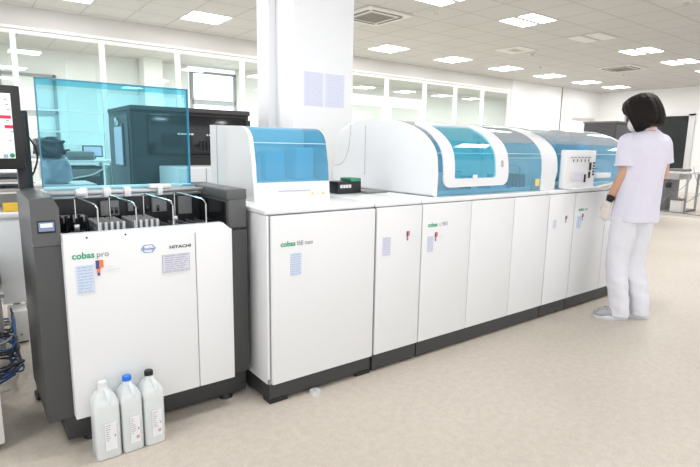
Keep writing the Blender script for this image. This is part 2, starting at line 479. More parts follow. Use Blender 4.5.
def cassette(x, y, label):
    t = thing('ceiling_cassette', (x, y, CZ-.03), label, 'air conditioner', 'ceiling air conditioning cassettes')
    h = .40; bm = B()
    box(bm, x-h, x+h, y-h, y+h, CZ-.03, CZ, bev=.012)
    obj('panel', bm, M['ventw'], t)
    bm = B(); box(bm, x-.22, x+.22, y-.22, y+.22, CZ-.036, CZ-.028)
    for k in range(12):
        yy = y-.20+k*.036; box(bm, x-.21, x+.21, yy, yy+.012, CZ-.040, CZ-.034, mi=1)
    obj('intake_grille', bm, [M['grille'], M['ventgap']], t)
    for s in (-1, 1):
        obj('air_slot', bx(x-.27, x+.27, y+s*.30-.025, y+s*.30+.025, CZ-.034, CZ-.028), M['ventgap'], t)
        obj('air_slot', bx(x+s*.30-.025, x+s*.30+.025, y-.27, y+.27, CZ-.034, CZ-.028), M['ventgap'], t)
cassette(4.90, 5.98, 'white four-way air conditioning cassette beside the white pillar')
cassette(12.05, 5.90, 'distant four-way air conditioning cassette above the person')
def small_vent(x, y, s, label):
    t = thing('ceiling_speaker', (x, y, CZ-.01), label, 'ceiling fitting')
    obj('plate', bx(x-s, x+s, y-s, y+s, CZ-.012, CZ), M['ventw'], t)
    obj('grille', bx(x-s*.45, x+s*.45, y-s*.3, y+s*.3, CZ-.018, CZ-.011), M['grille'], t)
small_vent(8.55, 6.2, .28, 'square ceiling hatch with small grille between two light rows')
def sprinkler(x, y, label, r=.05, h=.045):
    t = thing('smoke_detector', (x, y, CZ-.02), label, 'smoke detector', 'small ceiling detectors')
    obj('base', cyl(B(), (x, y, CZ-.012), (x, y, CZ), r*1.3, r*1.3, 20), M['ventw'], t)
    obj('sensor', cyl(B(), (x, y, CZ-h), (x, y, CZ-.012), r*.5, r*.8, 20), M['grille'], t)
sprinkler(2.43, 6.3, 'round smoke detector on the ceiling left of the white pillar', .055)
sprinkler(5.40, 5.25, 'small detector on the ceiling right of the large cassette')
sprinkler(9.1, 6.2, 'small sprinkler on the ceiling in front of the back light row')
sprinkler(10.6, 7.0, 'small detector on the ceiling between third and fourth back-row lights')
sprinkler(13.0, 6.3, 'small detector on the ceiling near the far cassette')
sprinkler(7.4, 2.9, 'round detector at the top edge of the ceiling on the right')

# ================================================================== SAMPLE LOADER
ld = thing('sample_loader', (.63, 2.45, 0), 'charcoal sample loading unit with white front panel and raised clear cyan lid', 'laboratory analyser')
Y0, Y1 = 2.23, 2.74
bm = B()
box(bm, .195, 1.075, Y0, Y1, .135, .855, bev=.006)                    # lower body
obj('body', bm, M['charcoal'], ld)
# left tower with chamfered inner edge
bm = B()
v = [(.195, Y0, 1.035), (.270, Y0, 1.043), (.290, Y0, 1.0), (.290, Y0, .855), (.195, Y0, .855)]
A = [bm.verts.new(p) for p in v]; Bv = [bm.verts.new((p[0], Y1, p[2])) for p in v]
for i in range(5): bm.faces.new((A[i], A[(i+1) % 5], Bv[(i+1) % 5], Bv[i]))
bm.faces.new(A[::-1]); bm.faces.new(Bv)
lt = obj('left_tower', bm, M['charcoal_l'], ld)
bm = B(); box(bm, .214, .274, Y0-.003, Y0+.005, .905, .953, bev=.002)
dp = obj('status_display', bm, M['black'], ld)
bm = B(); box(bm, .218, .270, Y0-.0045, Y0-.002, .913, .948); box(bm, .224, .264, Y0-.0055, Y0-.004, .928, .943, mi=1)
obj('display_screen', bm, [M['lcd'], M['lcdl']], dp)
# right tower: bevelled cap, glossy inner side
obj('right_tower', bx(.982, 1.075, Y0, Y1+.02, .855, 1.043, bev=.012, seg=4), M['charcoal_l'], ld)
obj('tower_cap', bx(.976, 1.077, Y0-.002, Y1+.02, .992, 1.046, bev=.010, seg=4), M['charcoal_l'], ld)
obj('tower_inner_panel', bx(.974, .984, Y0+.03, Y1, .86, .985), M['gloss'], ld)
obj('tower_seam', bx(1.0, 1.0765, Y0-.0015, Y0+.01, .861, .864), M['black'], ld)
# tray bay
bm = B(); box(bm, .29, .98, Y0, Y1, .855, .862)
for k in range(15):
    x = .31+k*.045; box(bm, x, x+.004, Y0+.03, 2.56, .862, .874, mi=1)
obj('loading_tray', bm, [M['darkgrey'], M['alu']], ld)
bm = B(); box(bm, .29, .98, 2.575, 2.60, .86, 1.0); 
obj('bay_back', bm, M['black'], ld)
for a in ((.50, .58, 2.55, 2.576, .915, .985), (.33, .43, 2.50, 2.57, .90, .93), (.62, .645, 2.555, 2.576, .93, .98), (.73, .80, 2.55, 2.576, .92, .99), (.86, .93, 2.56, 2.576, .90, .99)):
    obj('bay_plate', bx(*a, bev=.004), M['rack'], ld)
for x in (.54, .56, .655, .70, .75, .83): obj('bay_socket', bx(x, x+.012, 2.545, 2.556, .925, .955, bev=.001), M['gloss'], ld)
for k in range(10):
    x = .30+k*.013; obj('guide_pin', cyl(B(), (x, 2.42+.02*(k % 3), .87), (x, 2.42+.02*(k % 3), .93+.012*(k % 2)), .006, n=10), M['gloss'], ld)
# rear deck
bm = B(); box(bm, .29, .98, 2.60, Y1+.02, .99, 1.012, bev=.004)
obj('rear_deck', bm, M['greige'], ld)
bm = B()
box(bm, .29, .975, 2.52, 2.535, 1.020, 1.036, bev=.003); box(bm, .29, .975, 2.545, 2.556, 1.000, 1.012, bev=.003)
box(bm, .30, .96, 2.585, 2.60, 1.004, 1.036, bev=.002, mi=1)
rl = obj('transport_rail', bm, [M['alu'], M['greige']], ld)
for x, w in ((.43, .026), (.525, .030), (.612, .028), (.76, .022)):
    bm = B(); box(bm, x-w/2, x+w/2, 2.505, 2.545, 1.006, 1.050, bev=.003)
    obj('rail_carriage', bm, M['white2'], rl)
obj('gripper_head', bx(.715, .815, 2.51, 2.56, 1.037, 1.058, bev=.004), M['white2'], rl)
obj('rail_roller', cyl(B(), (.395, 2.50, 1.03), (.43, 2.50, 1.03), .018), M['white2'], rl)
bm = B(); box(bm, .90, .965, 2.60, 2.63, .995, 1.045, bev=.004); box(bm, .29, .40, 2.56, 2.60, 1.0, 1.02, bev=.003)
obj('lid_hinge_block', bm, M['lidedge'], ld)
# wire lane dividers
for xf, xb, yb in ((.424, .375, 2.42), (.570, .515, 2.44), (.723, .665, 2.46), (.871, .815, 2.48)):
    pts = [(xf, 2.225, .86), (xf, 2.225, .985), (xf-.003, 2.235, 1.0), (xf-.008, 2.255, 1.006)] + [(xb+.004, yb-.012, 1.020), (xb, yb, 1.012), (xb, yb, .87)]
    bm = B(); tube(bm, pts, .0038, 8); box(bm, xb-.01, xb+.012, yb-.012, yb+.012, .87, .905, bev=.003)
    obj('wire_divider', bm, M['steel'], ld)
# clear lid
LY = 2.62
lid = obj('lid', bx(.288, .944, LY-.004, LY, 1.046, 1.516), M['lid'], ld)
bm = B()
box(bm, .284, .948, LY-.007, LY+.003, 1.514, 1.520); box(bm, .284, .290, LY-.007, LY+.003, 1.046, 1.518)
box(bm, .941, .947, LY-.009, LY+.003, 1.046, 1.518)
obj('lid_edge', bm, M['lidedge'], lid)
obj('lid_side_return', bx(.928, .942, LY-.013, LY-.0085, 1.048, 1.514), M['lid'], lid)
obj('lid_top_band', bx(.291, .927, LY-.009, LY-.006, 1.490, 1.513), M['lid'], lid)
obj('lid_bottom_bar', bx(.286, .946, LY-.012, LY+.004, 1.036, 1.052, bev=.003), M['lidbright'], lid)
# white front
fp = obj('front_panel', bx(.287, .7965, 2.17, 2.225, .148, .872, bev=.004), M['white'], ld)
sd = obj('side_door', bx(.7995, .970, 2.17, 2.225, .148, .872, bev=.004), M['white'], ld)
bm = B(); prof = [(2.172, .868), (2.178, .892), (2.186, .899), (2.232, .899), (2.232, .868)]
extrude_x(bm, prof, .289, .935); 
for f in bm.faces: pass
w1 = [bm.verts.new(p) for p in ((.935, 2.172, .868), (.935, 2.186, .899), (.935, 2.232, .899), (.935, 2.232, .868), (.968, 2.175, .868), (.968, 2.232, .868))]
bm.faces.new((w1[0], w1[1], w1[4])); bm.faces.new((w1[1], w1[2], w1[5], w1[4])); bm.faces.new((w1[2], w1[3], w1[5])); bm.faces.new((w1[0], w1[4], w1[5], w1[3]))
obj('panel_lip', bm, M['white2'], ld)
obj('lip_screw', cyl(cyl(B(), (.37, 2.1795, .885), (.37, 2.173, .884), .0035, n=10), (.512, 2.1795, .885), (.512, 2.173, .884), .0035, n=10), M['dark_t'], ld)
text('brand_lettering', 'cobas', .313, .392, .805, 2.1685, M['green'], fp, bold=.025)
text('brand_lettering', 'pro', .401, .444, .805, 2.1685, M['grey_t'], fp)
# hexagonal emblem
bm = B(); cx, cz = .597, .818; hw, hh = .030, .0165
def hexa(s): return [(cx-hw*s, cz), (cx-hw*.55*s, cz+hh*s), (cx+hw*.55*s, cz+hh*s), (cx+hw*s, cz), (cx+hw*.55*s, cz-hh*s), (cx-hw*.55*s, cz-hh*s)]
o1 = [bm.verts.new((x, 2.1685, z)) for x, z in hexa(1)]; i1 = [bm.verts.new((x, 2.1685, z)) for x, z in hexa(.87)]
for k in range(6): bm.faces.new((o1[k], o1[(k+1) % 6], i1[(k+1) % 6], i1[k]))
obj('emblem', bm, M['roche'], fp)
text('emblem_lettering', 'Roche', .576, .618, .8125, 2.1685, M['roche'], fp, bold=.02)
text('maker_lettering', 'HITACHI', .684, .776, .8085, 2.1685, M['dark_t'], fp, bold=.03, zs=.75)
sheet('information_sticker', .324, .386, .665, .778, 2.1685, M['st_blue'], M['ink'], fp, rows=9, seed=1)
def tri_label(x0, z1, y, parent, s=1.0):
    bm = B(); w = .028*s; h = .062*s
    box(bm, x0, x0+w*.6, y-.0012, y, z1-h*.55, z1); box(bm, x0+w*.45, x0+w, y-.0015, y, z1-h*.5, z1, mi=1)
    box(bm, x0+w*.1, x0+w*.55, y-.0012, y, z1-h*.8, z1-h*.55, mi=1); box(bm, x0+w*.15, x0+w*.5, y-.0012, y, z1-h, z1-h*.8)
    box(bm, x0+w*1.4, x0+w*2.3, y-.0012, y, z1-h*.5, z1-h*.46, mi=2); box(bm, x0+w*1.3, x0+w*3.2, y-.0012, y, z1-h*.72, z1-h*.68, mi=2)
    obj('colour_label', bm, [M['navy'], M['orange'], M['st_lav']], parent)
tri_label(.394, .792, 2.1685, fp)
sheet('rating_plate', .652, .768, .706, .783, 2.1685, M['st_lav'], M['ink2'], fp, rows=8, fr=.0015, seed=2)
# plinth and feet
obj('plinth', bx(.262, 1.07, 2.262, 2.70, .022, .135, bev=.004), M['plinth'], ld)
for x in (.36, .97):
    for y in (2.29, 2.66): obj('foot', cyl(B(), (x, y, 0), (x, y, .025), .035, .03, 20), M['black'], ld)

# sample racks in the tray
def rack(x):
    t = thing('sample_rack', (x, 2.40, .874), '', 'sample rack', 'grey sample racks in the loading tray')
    bm = B(); box(bm, x-.0095, x+.0095, 2.33, 2.53, .874, .895, bev=.0015)
    for k in range(6):
        yy = 2.33+k*.0384; box(bm, x-.0095, x+.0095, yy, yy+.008, .895, .914, bev=.001)
    box(bm, x-.0095, x-.0065, 2.33, 2.53, .893, .910)
    obj('body', bm, M['rack'], t)
    obj('front_label', bx(x-.005, x+.005, 2.328, 2.331, .880, .918), M['st_white'], t)
    return t
rk = rack(.468)
rxs = [.450+i*.0235 for i in range(5)] + [.592+i*.0235 for i in range(5)]
rk.location.x += 0
ordn = ['leftmost', 'second', 'middle', 'fourth', 'last']
for i, x in enumerate(rxs):
    t = rk if i == 0 else dup(rk)
    t.location.x = x
    t['label'] = 'grey slotted sample rack in the loading tray, %s of the %s bunch of five' % (ordn[i % 5], 'left' if i < 5 else 'right')

# ================================================================== MONITOR
mo = thing('touch_monitor', (.22, 2.80, 0), 'black touch monitor on a post behind the loader, screen with red bars', 'monitor')
bm = B(); box(bm, -.26, .226, 2.58, 2.615, 1.132, 1.475, bev=.006)
obj('bezel', bm, M['black'], mo)
sc = obj('screen', bx(-.225, .192, 2.577, 2.582, 1.178, 1.442), M['screen'], mo)
bm = B(); box(bm, -.20, .188, 2.575, 2.5775, 1.340, 1.353); box(bm, .163, .192, 2.575, 2.5775, 1.301, 1.314)
obj('red_bar', bm, M['red'], sc)
obj('round_button', cyl(B(), (.181, 2.575, 1.190), (.181, 2.578, 1.190), .0095, n=20), M['uigreen'], sc)
bm = B()
for z, x in ((1.415, .168), (1.395, .172), (1.375, .176), (1.330, .170), (1.285, .182), (1.25, .174)): box(bm, x, x+.010, 2.575, 2.5775, z, z+.005)
box(bm, .15, .166, 2.575, 2.5775, 1.18, 1.195)
obj('screen_icons', bm, M['uigrey'], sc)
obj('post', bx(.208, .266, 2.765, 2.81, .02, 1.385, bev=.004), M['black'], mo)
obj('tilt_bracket', bx(.10, .24, 2.614, 2.768, 1.20, 1.36, bev=.004), M['black'], mo)
obj('base', bx(.20, .42, 2.768, 2.86, 0, .022, bev=.006), M['black'], mo)
obj('cable', tube(B(), smooth_path([(.264, 2.79, 1.27), (.288, 2.79, 1.22), (.292, 2.79, 1.17), (.278, 2.79, 1.12), (.264, 2.79, 1.09)]), .004), M['cbl_blk'], mo)

# ================================================================== ISE UNIT
FY = 2.07
ise = thing('ion_analyser', (1.42, 2.55, 0), 'white analyser cabinet with wide door and blue-windowed hood on top', 'laboratory analyser')
obj('cabinet', bx(1.105, 1.742, FY+.03, 3.05, .10, .932), M['white'], ise)
obj('door_gap', bx(1.107, 1.741, FY+.014, FY+.031, .103, .93), M['seam'], ise)
dr = obj('door', bx(1.118, 1.738, FY-.004, FY+.016, .103, .928, bev=.005), M['white'], ise)
obj('side_edge', bx(1.100, 1.112, FY+.012, FY+.2, .13, .93, bev=.003), M['white'], ise)
text('brand_lettering', 'cobas', 1.163, 1.243, .782, FY-.006, M['green'], dr, bold=.03)
text('brand_lettering', 'ISE neo', 1.254, 1.342, .782, FY-.006, M['grey_t'], dr)
sheet('information_sticker', 1.216, 1.276, .637, .745, FY-.0055, M['st_blue'], M['ink'], dr, rows=9, seed=4)
ct = obj('countertop', bx(1.094, 1.745, FY+.012, 3.06, .934, .960, bev=.008, seg=3), M['white2'], ise)
obj('plinth', bx(1.112, 1.742, FY+.02, 3.0, .015, .102), M['plinth'], ise)
for x in (1.16, 1.69):
    for y in (FY+.05, 2.95): obj('foot', bx(x-.05, x+.05, y-.035, y+.035, 0, .02), M['black'], ise)
# hood
prof = [(2.384, .975), (2.401, 1.15), (2.42, 1.245)]
for k in range(0, 9):
    a = R(k*90/8); prof.append((2.545-.122*math.cos(a), 1.250+.098*math.sin(a)))
prof += [(2.94, 1.362), (2.94, .960), (2.388, .960)]
# white cheeks
bm = B(); extrude_x(bm, prof, 1.19, 1.212)
hd = obj('hood', bm, M['white2'], ise)
bm = B(); extrude_x(bm, [(p[0]+.003, p[1]) for p in prof], 1.652, 1.662)
obj('right_cheek', bm, M['lidedge'], hd)
extra = [(2.62, 1.352), (2.94, 1.362), (2.94, 1.0), (2.62, 1.0)]
obj('hood_back', extrude_x(B(), [(2.655, 1.350), (2.94, 1.361), (2.94, .962), (2.655, .962)], 1.212, 1.652), M['white2'], hd)
bm = B(); shell_x(bm, [(2.389, 1.056)] + prof[1:11] + [(2.66, 1.352)], 1.212, 1.652, .005)
for v in bm.verts: pass
bc_ = obj('blue_cover', bm, M['cover'], hd)
obj('cover_highlight_strip', tube(B(), [(1.213, 2.4185, 1.262), (1.651, 2.4185, 1.262)], .0025, 6), M['highlight_strip'], bc_)  # thin pale strip drawing a reflected highlight across the cover
bm = B(); extrude_x(bm, [(2.380, .960), (2.388, 1.058), (2.41, 1.058), (2.41, .960)], 1.1915, 1.6595)
lw = obj('lower_panel', bm, M['white2'], hd)
obj('hood_seam', bx(1.1885, 1.1905, 2.84, 2.844, .96, 1.358), M['seam'], hd)
bm = B(); box(bm, 1.33, 1.53, 2.3795, 2.385, 1.009, 1.014)
obj('grip_slot', bm, M['ink'], lw)
bm = B()
for x in (1.545, 1.578, 1.615):
    vs = [bm.verts.new((x+a, 2.3790, z)) for a, z in ((-.012, .985), (.012, .985), (0, 1.007))]; f = bm.faces.new(vs); f.material_index = 0 if x != 1.578 else 1
obj('warning_labels', bm, [M['yellow'], M['st_lav']], lw)
# inside
bm = B(); box(bm, 1.23, 1.64, 2.62, 2.65, .97, 1.33, mi=1); box(bm, 1.32, 1.44, 2.50, 2.60, 1.06, 1.22, bev=.01); box(bm, 1.50, 1.62, 2.48, 2.60, 1.06, 1.24, bev=.01)
cyl(bm, (1.28, 2.52, 1.06), (1.28, 2.52, 1.2), .02); box(bm, 1.23, 1.64, 2.42, 2.62, 1.03, 1.06, mi=1)
obj('inner_mechanism', bm, [M['canopyl'], M['st_white']], hd)

# reagent pack tray on the counter
tr = thing('reagent_box', (1.98, 2.62, .962), 'black reagent box with green lid on the counter right of the blue-windowed hood', 'box')
bm = B(); box(bm, 1.84, 2.02, 2.55, 2.67, .962, 1.035, bev=.004)
obj('body', bm, M['black'], tr)
bm = B(); 
for k in range(4): box(bm, 1.855+k*.022, 1.872+k*.022, 2.546, 2.551, .997, 1.017)
obj('label_strip', bm, M['st_white'], tr)
obj('green_lid', bx(1.94, 2.02, 2.552, 2.668, 1.035, 1.055, bev=.003), M['rackgreen'], tr)
obj('flat_tray', bx(2.03, 2.20, 2.50, 2.70, .962, .972, bev=.002), M['rack'], tr)

# ================================================================== BIG ANALYSER ROW
def hood_profile():
    pts = [(2.130, .960), (2.128, 1.10), (2.140, 1.20), (2.175, 1.268), (2.245, 1.330), (2.33, 1.372), (2.45, 1.408), (2.55, 1.424), (2.67, 1.432), (2.88, 1.430)]
    sm = [pts[0]] + [(v.x, v.y) for v in smooth_path([(a, b, 0) for a, b in pts[1:]], 5)]
    return sm
HP = hood_profile()
REAR = [(3.00, 1.412), (3.10, 1.370), (3.155, 1.30), (3.17, 1.10), (3.18, .960)]
def part_profile(y0, y1):
    return [p for p in HP if y0 <= p[0] <= y1]

def module(name, loc, x0, x1, doors, label, y0=FY):
    t = thing(name, loc, label, 'laboratory analyser')
    obj('cabinet', bx(x0+.004, x1-.003, y0+.03, 3.15, .10, .932), M['white'], t)
    obj('door_gap', bx(x0+.003, x1-.003, y0+.012, y0+.031, .106, .93), M['seam'], t)
    ds = []
    for a, b in doors: ds.append(obj('door', bx(a+.0022, b-.0022, y0-.003, y0+.014, .105, .930, bev=.003), M['white'], t))
    obj('plinth', bx(x0+.004, x1-.004, y0+.012, 3.1, .014, .102), M['plinth'], t)
    obj('countertop', bx(x0, x1, y0+.008, 3.18, .934, .960, bev=.006, seg=3), M['white2'], t)
    for x in (x0+.06, x1-.06): obj('foot', bx(x-.05, x+.05, y0+.03, y0+.10, 0, .016), M['black'], t)
    return t, ds
m1, d1 = module('reagent_module', (1.92, 2.6, 0), 1.748, 2.088, [(1.750, 2.088)], 'narrow white module with one sticker-marked door right of the blue-windowed unit')
sheet('information_sticker', 1.792, 1.85, .665, .768, FY-.0045, M['st_lav'], M['ink'], d1[0], rows=8, seed=5)
tri_label(1.968, .788, FY-.0045, d1[0], .85)
m2, d2 = module('chemistry_analyser', (2.73, 2.6, 0), 2.090, 3.372, [(2.092, 2.517), (2.517, 2.957), (2.957, 3.372)], 'large white three-door analyser under an arched blue canopy with framed window')
text('brand_lettering', 'cobas', 2.136, 2.215, .797, FY-.0045, M['green'], d2[0], bold=.03)
text('brand_lettering', 'c 503', 2.232, 2.300, .797, FY-.0045, M['grey_t'], d2[0])
sheet('information_sticker', 2.136, 2.185, .648, .742, FY-.0045, M['st_lav'], M['ink'], d2[0], rows=8, seed=6)
tri_label(2.196, .762, FY-.0045, d2[0], .85)
# hood left shell: solid side with a rolled front edge
X0 = 2.262
full = HP + REAR
bm = B(); extrude_x(bm, full, X0-.022, X0+.006)
es = [e for e in bm.edges if all(abs(v.co.x-(X0-.022)) < 1e-5 for v in e.verts)]
bmesh.ops.bevel(bm, geom=es, offset=.018, segments=4, affect='EDGES', profile=.5)
hl = obj('hood', bm, M['white2'], m2)
obj('hood_side_seam', bx(X0-.0235, X0-.0215, 2.790, 2.793, 1.06, 1.395), M['seam'], hl)
bm = tube(B(), smooth_path([(X0-.022, 2.96, 1.405), (X0-.022, 2.965, 1.33), (X0-.022, 2.99, 1.22), (X0-.022, 3.05, 1.135), (X0-.022, 3.15, 1.11)]), .0018, 6)
obj('hood_side_groove', bm, M['seam'], hl)
obj('base_line', bx(X0-.024, X0+.004, 2.14, 3.17, .959, .962), M['seam'], hl)
# rear housing
bm = B(); extrude_x(bm, [(2.70, 1.405), (2.88, 1.405), (3.00, 1.395)] + REAR[1:] + [(2.70, .960)], X0+.006, 3.33)
obj('hood_back', bm, M['white2'], hl)
bm = B(); shell_x(bm, part_profile(2.60, 2.9)+[(3.0, 1.414)], X0+.006, 3.335, .006)
obj('canopy_top_edge', bm, M['canopy_top'], hl)
# canopy: lower blue, upper greyed
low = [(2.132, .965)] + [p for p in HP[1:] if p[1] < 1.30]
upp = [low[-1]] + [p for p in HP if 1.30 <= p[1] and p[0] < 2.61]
bm = B(); shell_x(bm, low, X0+.006, 3.335, .005)
cn = obj('canopy', bm, M['canopy'], hl)
bm = B(); shell_x(bm, upp, X0+.006, 3.335, .005)
obj('canopy_upper', bm, M['canopy_top'], cn)
# window frame, bent over the canopy: built on the profile's arc length
def arc_pts(prof, off=0.0):
    P = [Vector((0, y, z)) for y, z in prof]; s = [0]
    for a, b in zip(P, P[1:]): s.append(s[-1]+(b-a).length)
    return P, s
PP, SS = arc_pts(HP)
def on_arc(x, s, off):
    i = 0
    while i < len(SS)-2 and SS[i+1] < s: i += 1
    t = (s-SS[i])/(SS[i+1]-SS[i]); p = PP[i].lerp(PP[i+1], t)
    tg = (PP[min(i+2, len(PP)-1)]-PP[max(i-1, 0)]).normalized()
    return Vector((x, p.y - off*tg.z, p.z + off*tg.y))
def rrect(x0, x1, s0, s1, r, n=6, m=14):
    o = []
    for cx_, cs, a0 in ((x1-r, s0+r, -90), (x1-r, s1-r, 0), (x0+r, s1-r, 90), (x0+r, s0+r, 180)):
        for k in range(n+1):
            a = R(a0+90*k/n); o.append((cx_+r*math.cos(a), cs+r*math.sin(a)))
        # subdivide the straight run to the next corner
        nx = {-90: (x1, s1-r), 0: (x0+r, s1), 90: (x0, s0+r), 180: (x1-r, s0)}[a0]
        p = o[-1]
        for k in range(1, m): o.append((p[0]+(nx[0]-p[0])*k/m, p[1]+(nx[1]-p[1])*k/m))
    return o
Sf0, Sf1 = .055, .60
out = rrect(2.305, 2.93, Sf0, Sf1, .055); inn = rrect(2.400, 2.800, Sf0+.052, Sf1-.06, .014)
bm = B()
rings = []
for ring, off in ((out, .002), (out, .014), (inn, .014), (inn, -.012)):
    rings.append([bm.verts.new(on_arc(x, s, off)) for x, s in ring])
n_ = len(out)
for a, b in zip(rings, rings[1:]):
    for k in range(n_): bm.faces.new((a[k], a[(k+1) % n_], b[(k+1) % n_], b[k]))
fr = obj('window_frame', bm, M['white2'], cn)
def highlight_strip(xa, xb, s_, par, r_=.0022):  # pale tube along the canopy standing in for a window reflection
    p = on_arc(0, s_, .002); return obj('canopy_highlight_strip', tube(B(), [(xa, p.y, p.z), (xb, p.y, p.z)], r_, 6), M['highlight_strip'], par)
highlight_strip(X0+.01, 3.333, .262, cn); highlight_strip(2.94, 3.333, .232, cn, .0015)
bm = B(); K = 24
for k in range(K):
    sa = Sf0+.05+(Sf1-.06-Sf0-.05)*k/K; sb = Sf0+.05+(Sf1-.06-Sf0-.05)*(k+1)/K
    q = [on_arc(2.398, sa, .006), on_arc(2.802, sa, .006), on_arc(2.802, sb, .006), on_arc(2.398, sb, .006)]
    bm.faces.new([bm.verts.new(p) for p in q])
bmesh.ops.remove_doubles(bm, verts=bm.verts, dist=1e-5)
obj('window_pane', bm, M['canopy_w'], fr)
bm = B(); p = on_arc(2.585, Sf0+.052, .016); box(bm, 2.565, 2.605, p.y-.006, p.y+.004, p.z-.004, p.z+.022, bev=.003)
obj('latch', bm, M['white2'], fr)
for s_, r_ in ((.155, .011), (.175, .011)):
    p = on_arc(2.862, s_+.03, .015); obj('lock_button', cyl(B(), p, p+Vector((0, -.004, .001)), r_*1.1, r_, 16), M['grille'], fr)
# interior
bm = B()
box(bm, 2.30, 3.32, 2.20, 2.70, .962, .985, mi=1)
box(bm, 2.30, 3.32, 2.66, 2.695, .985, 1.37, mi=1)
for x, y in ((3.03, 2.26), (3.20, 2.27)):
    for k in range(18):
        a = k*math.pi/9; cyl(bm, (x+.075*math.cos(a), y+.075*math.sin(a), .985), (x+.075*math.cos(a), y+.075*math.sin(a), 1.075), .011, n=8, mi=2)
box(bm, 2.42, 2.44, 2.3, 2.6, .99, 1.30, bev=.005, mi=0); box(bm, 2.66, 2.72, 2.34, 2.44, .99, 1.10, bev=.006, mi=2)
for k in range(8): cyl(bm, (2.72+.03*math.cos(k), 2.3+.03*math.sin(k), .985), (2.72+.03*math.cos(k), 2.3+.03*math.sin(k), 1.07), .008, n=8, mi=2)
tube(bm, smooth_path([(2.50, 2.62, .99), (2.50, 2.60, 1.2), (2.50, 2.50, 1.34), (2.50, 2.38, 1.28), (2.50, 2.32, 1.1)]), .018, 10)
tube(bm, smooth_path([(2.98, 2.26, .99), (2.98, 2.24, 1.10), (3.02, 2.24, 1.135), (3.20, 2.24, 1.135), (3.24, 2.24, 1.10), (3.24, 2.26, .99)]), .006, 8)
tube(bm, [(2.3, 2.45, 1.30), (3.32, 2.45, 1.30)], .012, 8, mi=1); box(bm, 3.0, 3.06, 2.42, 2.50, 1.20, 1.36, bev=.01, mi=1)
obj('reagent_carousels', bm, [M['canopyl'], M['st_white'], M['darkgrey']], hl)
obj('clear_tray', bx(2.84, 3.06, 2.18, 2.30, .985, 1.005, bev=.004), M['canopyl'], hl)
obj('warning_label', bx(3.262, 3.312, 2.1235, 2.1255, .995, 1.045), M['yellow'], cn)
# right end arch
bm = B(); extrude_x(bm, [(p[0]-.004, p[1]+.002) for p in HP] + REAR, 3.335, 3.372)
es = [e for e in bm.edges if all(abs(v.co.x-3.372) < 1e-5 for v in e.verts)]
bmesh.ops.bevel(bm, geom=es, offset=.012, segments=3, affect='EDGES')
obj('right_end_arch', bm, M['white2'], hl)

m3, d3 = module('transport_module', (3.55, 2.6, 0), 3.374, 3.722, [(3.376, 3.722)], 'narrow white module with arched top between the two blue canopies')
bm = B(); extrude_x(bm, [(p[0]+.006, p[1]-.006) for p in HP] + REAR, 3.374, 3.552)
es = [e for e in bm.edges if all(abs(v.co.x-3.552) < 1e-5 for v in e.verts)]
bmesh.ops.bevel(bm, geom=es, offset=.02, segments=4, affect='EDGES')
ha = obj('arched_hood', bm, M['white2'], m3)
sheet('information_sticker', 3.44, 3.48, .68, .745, FY-.0045, M['st_lav'], M['ink'], d3[0], rows=5, seed=7)
tri_label(3.60, .765, FY-.0045, d3[0], .85)

m4, d4 = module('immunoassay_analyser', (4.2, 2.6, 0), 3.724, 4.78, [(3.726, 4.205), (4.205, 4.78)], 'white two-door analyser beside the person with blue canopy and white instrument panel')
text('brand_lettering', 'cobas', 3.775, 3.85, .790, FY-.0045, M['green'], d4[0], bold=.03)
text('brand_lettering', 'e 801', 3.862, 3.915, .790, FY-.0045, M['grey_t'], d4[0])
sheet('information_sticker', 3.765, 3.825, .655, .75, FY-.0045, M['st_blue'], M['ink'], d4[0], rows=8, seed=8)
tri_label(3.835, .765, FY-.0045, d4[0], .85)
HX1 = 4.66
bm = B(); extrude_x(bm, [(2.70, 1.40), (2.88, 1.40), (3.0, 1.39)] + REAR[1:] + [(2.70, .960)], 3.556, HX1)
h4 = obj('hood', bm, M['white2'], m4)
highlight_strip(3.56, 4.655, .262, h4)  # reflected highlight drawn as a strip on the second canopy too
bm = B(); shell_x(bm, low, 3.556, HX1, .005); c4 = obj('canopy', bm, M['canopy'], h4)
bm = B(); shell_x(bm, upp+[p for p in HP if p[0] >= 2.61], 3.556, HX1, .005); obj('canopy_upper', bm, M['canopy_top'], c4)
bm = B(); extrude_x(bm, HP + REAR, HX1, HX1+.05); obj('right_end_arch', bm, M['white2'], h4)
bm = B(); box(bm, 3.56, 4.64, 2.2, 2.7, .962, .985, mi=1); box(bm, 3.56, 4.64, 2.66, 2.695, .985, 1.37, mi=1)
box(bm, 4.12, 4.30, 2.30, 2.60, .99, 1.33, bev=.05, seg=4); box(bm, 3.60, 4.12, 2.50, 2.6, 1.25, 1.34, bev=.01)
box(bm, 4.36, 4.5, 2.3, 2.5, .99, 1.10, bev=.01, mi=2); cyl(bm, (4.24, 2.36, 1.0), (4.24, 2.36, 1.1), .05, mi=2)
obj('inner_mechanism', bm, [M['canopyl'], M['st_white'], M['darkgrey']], h4)
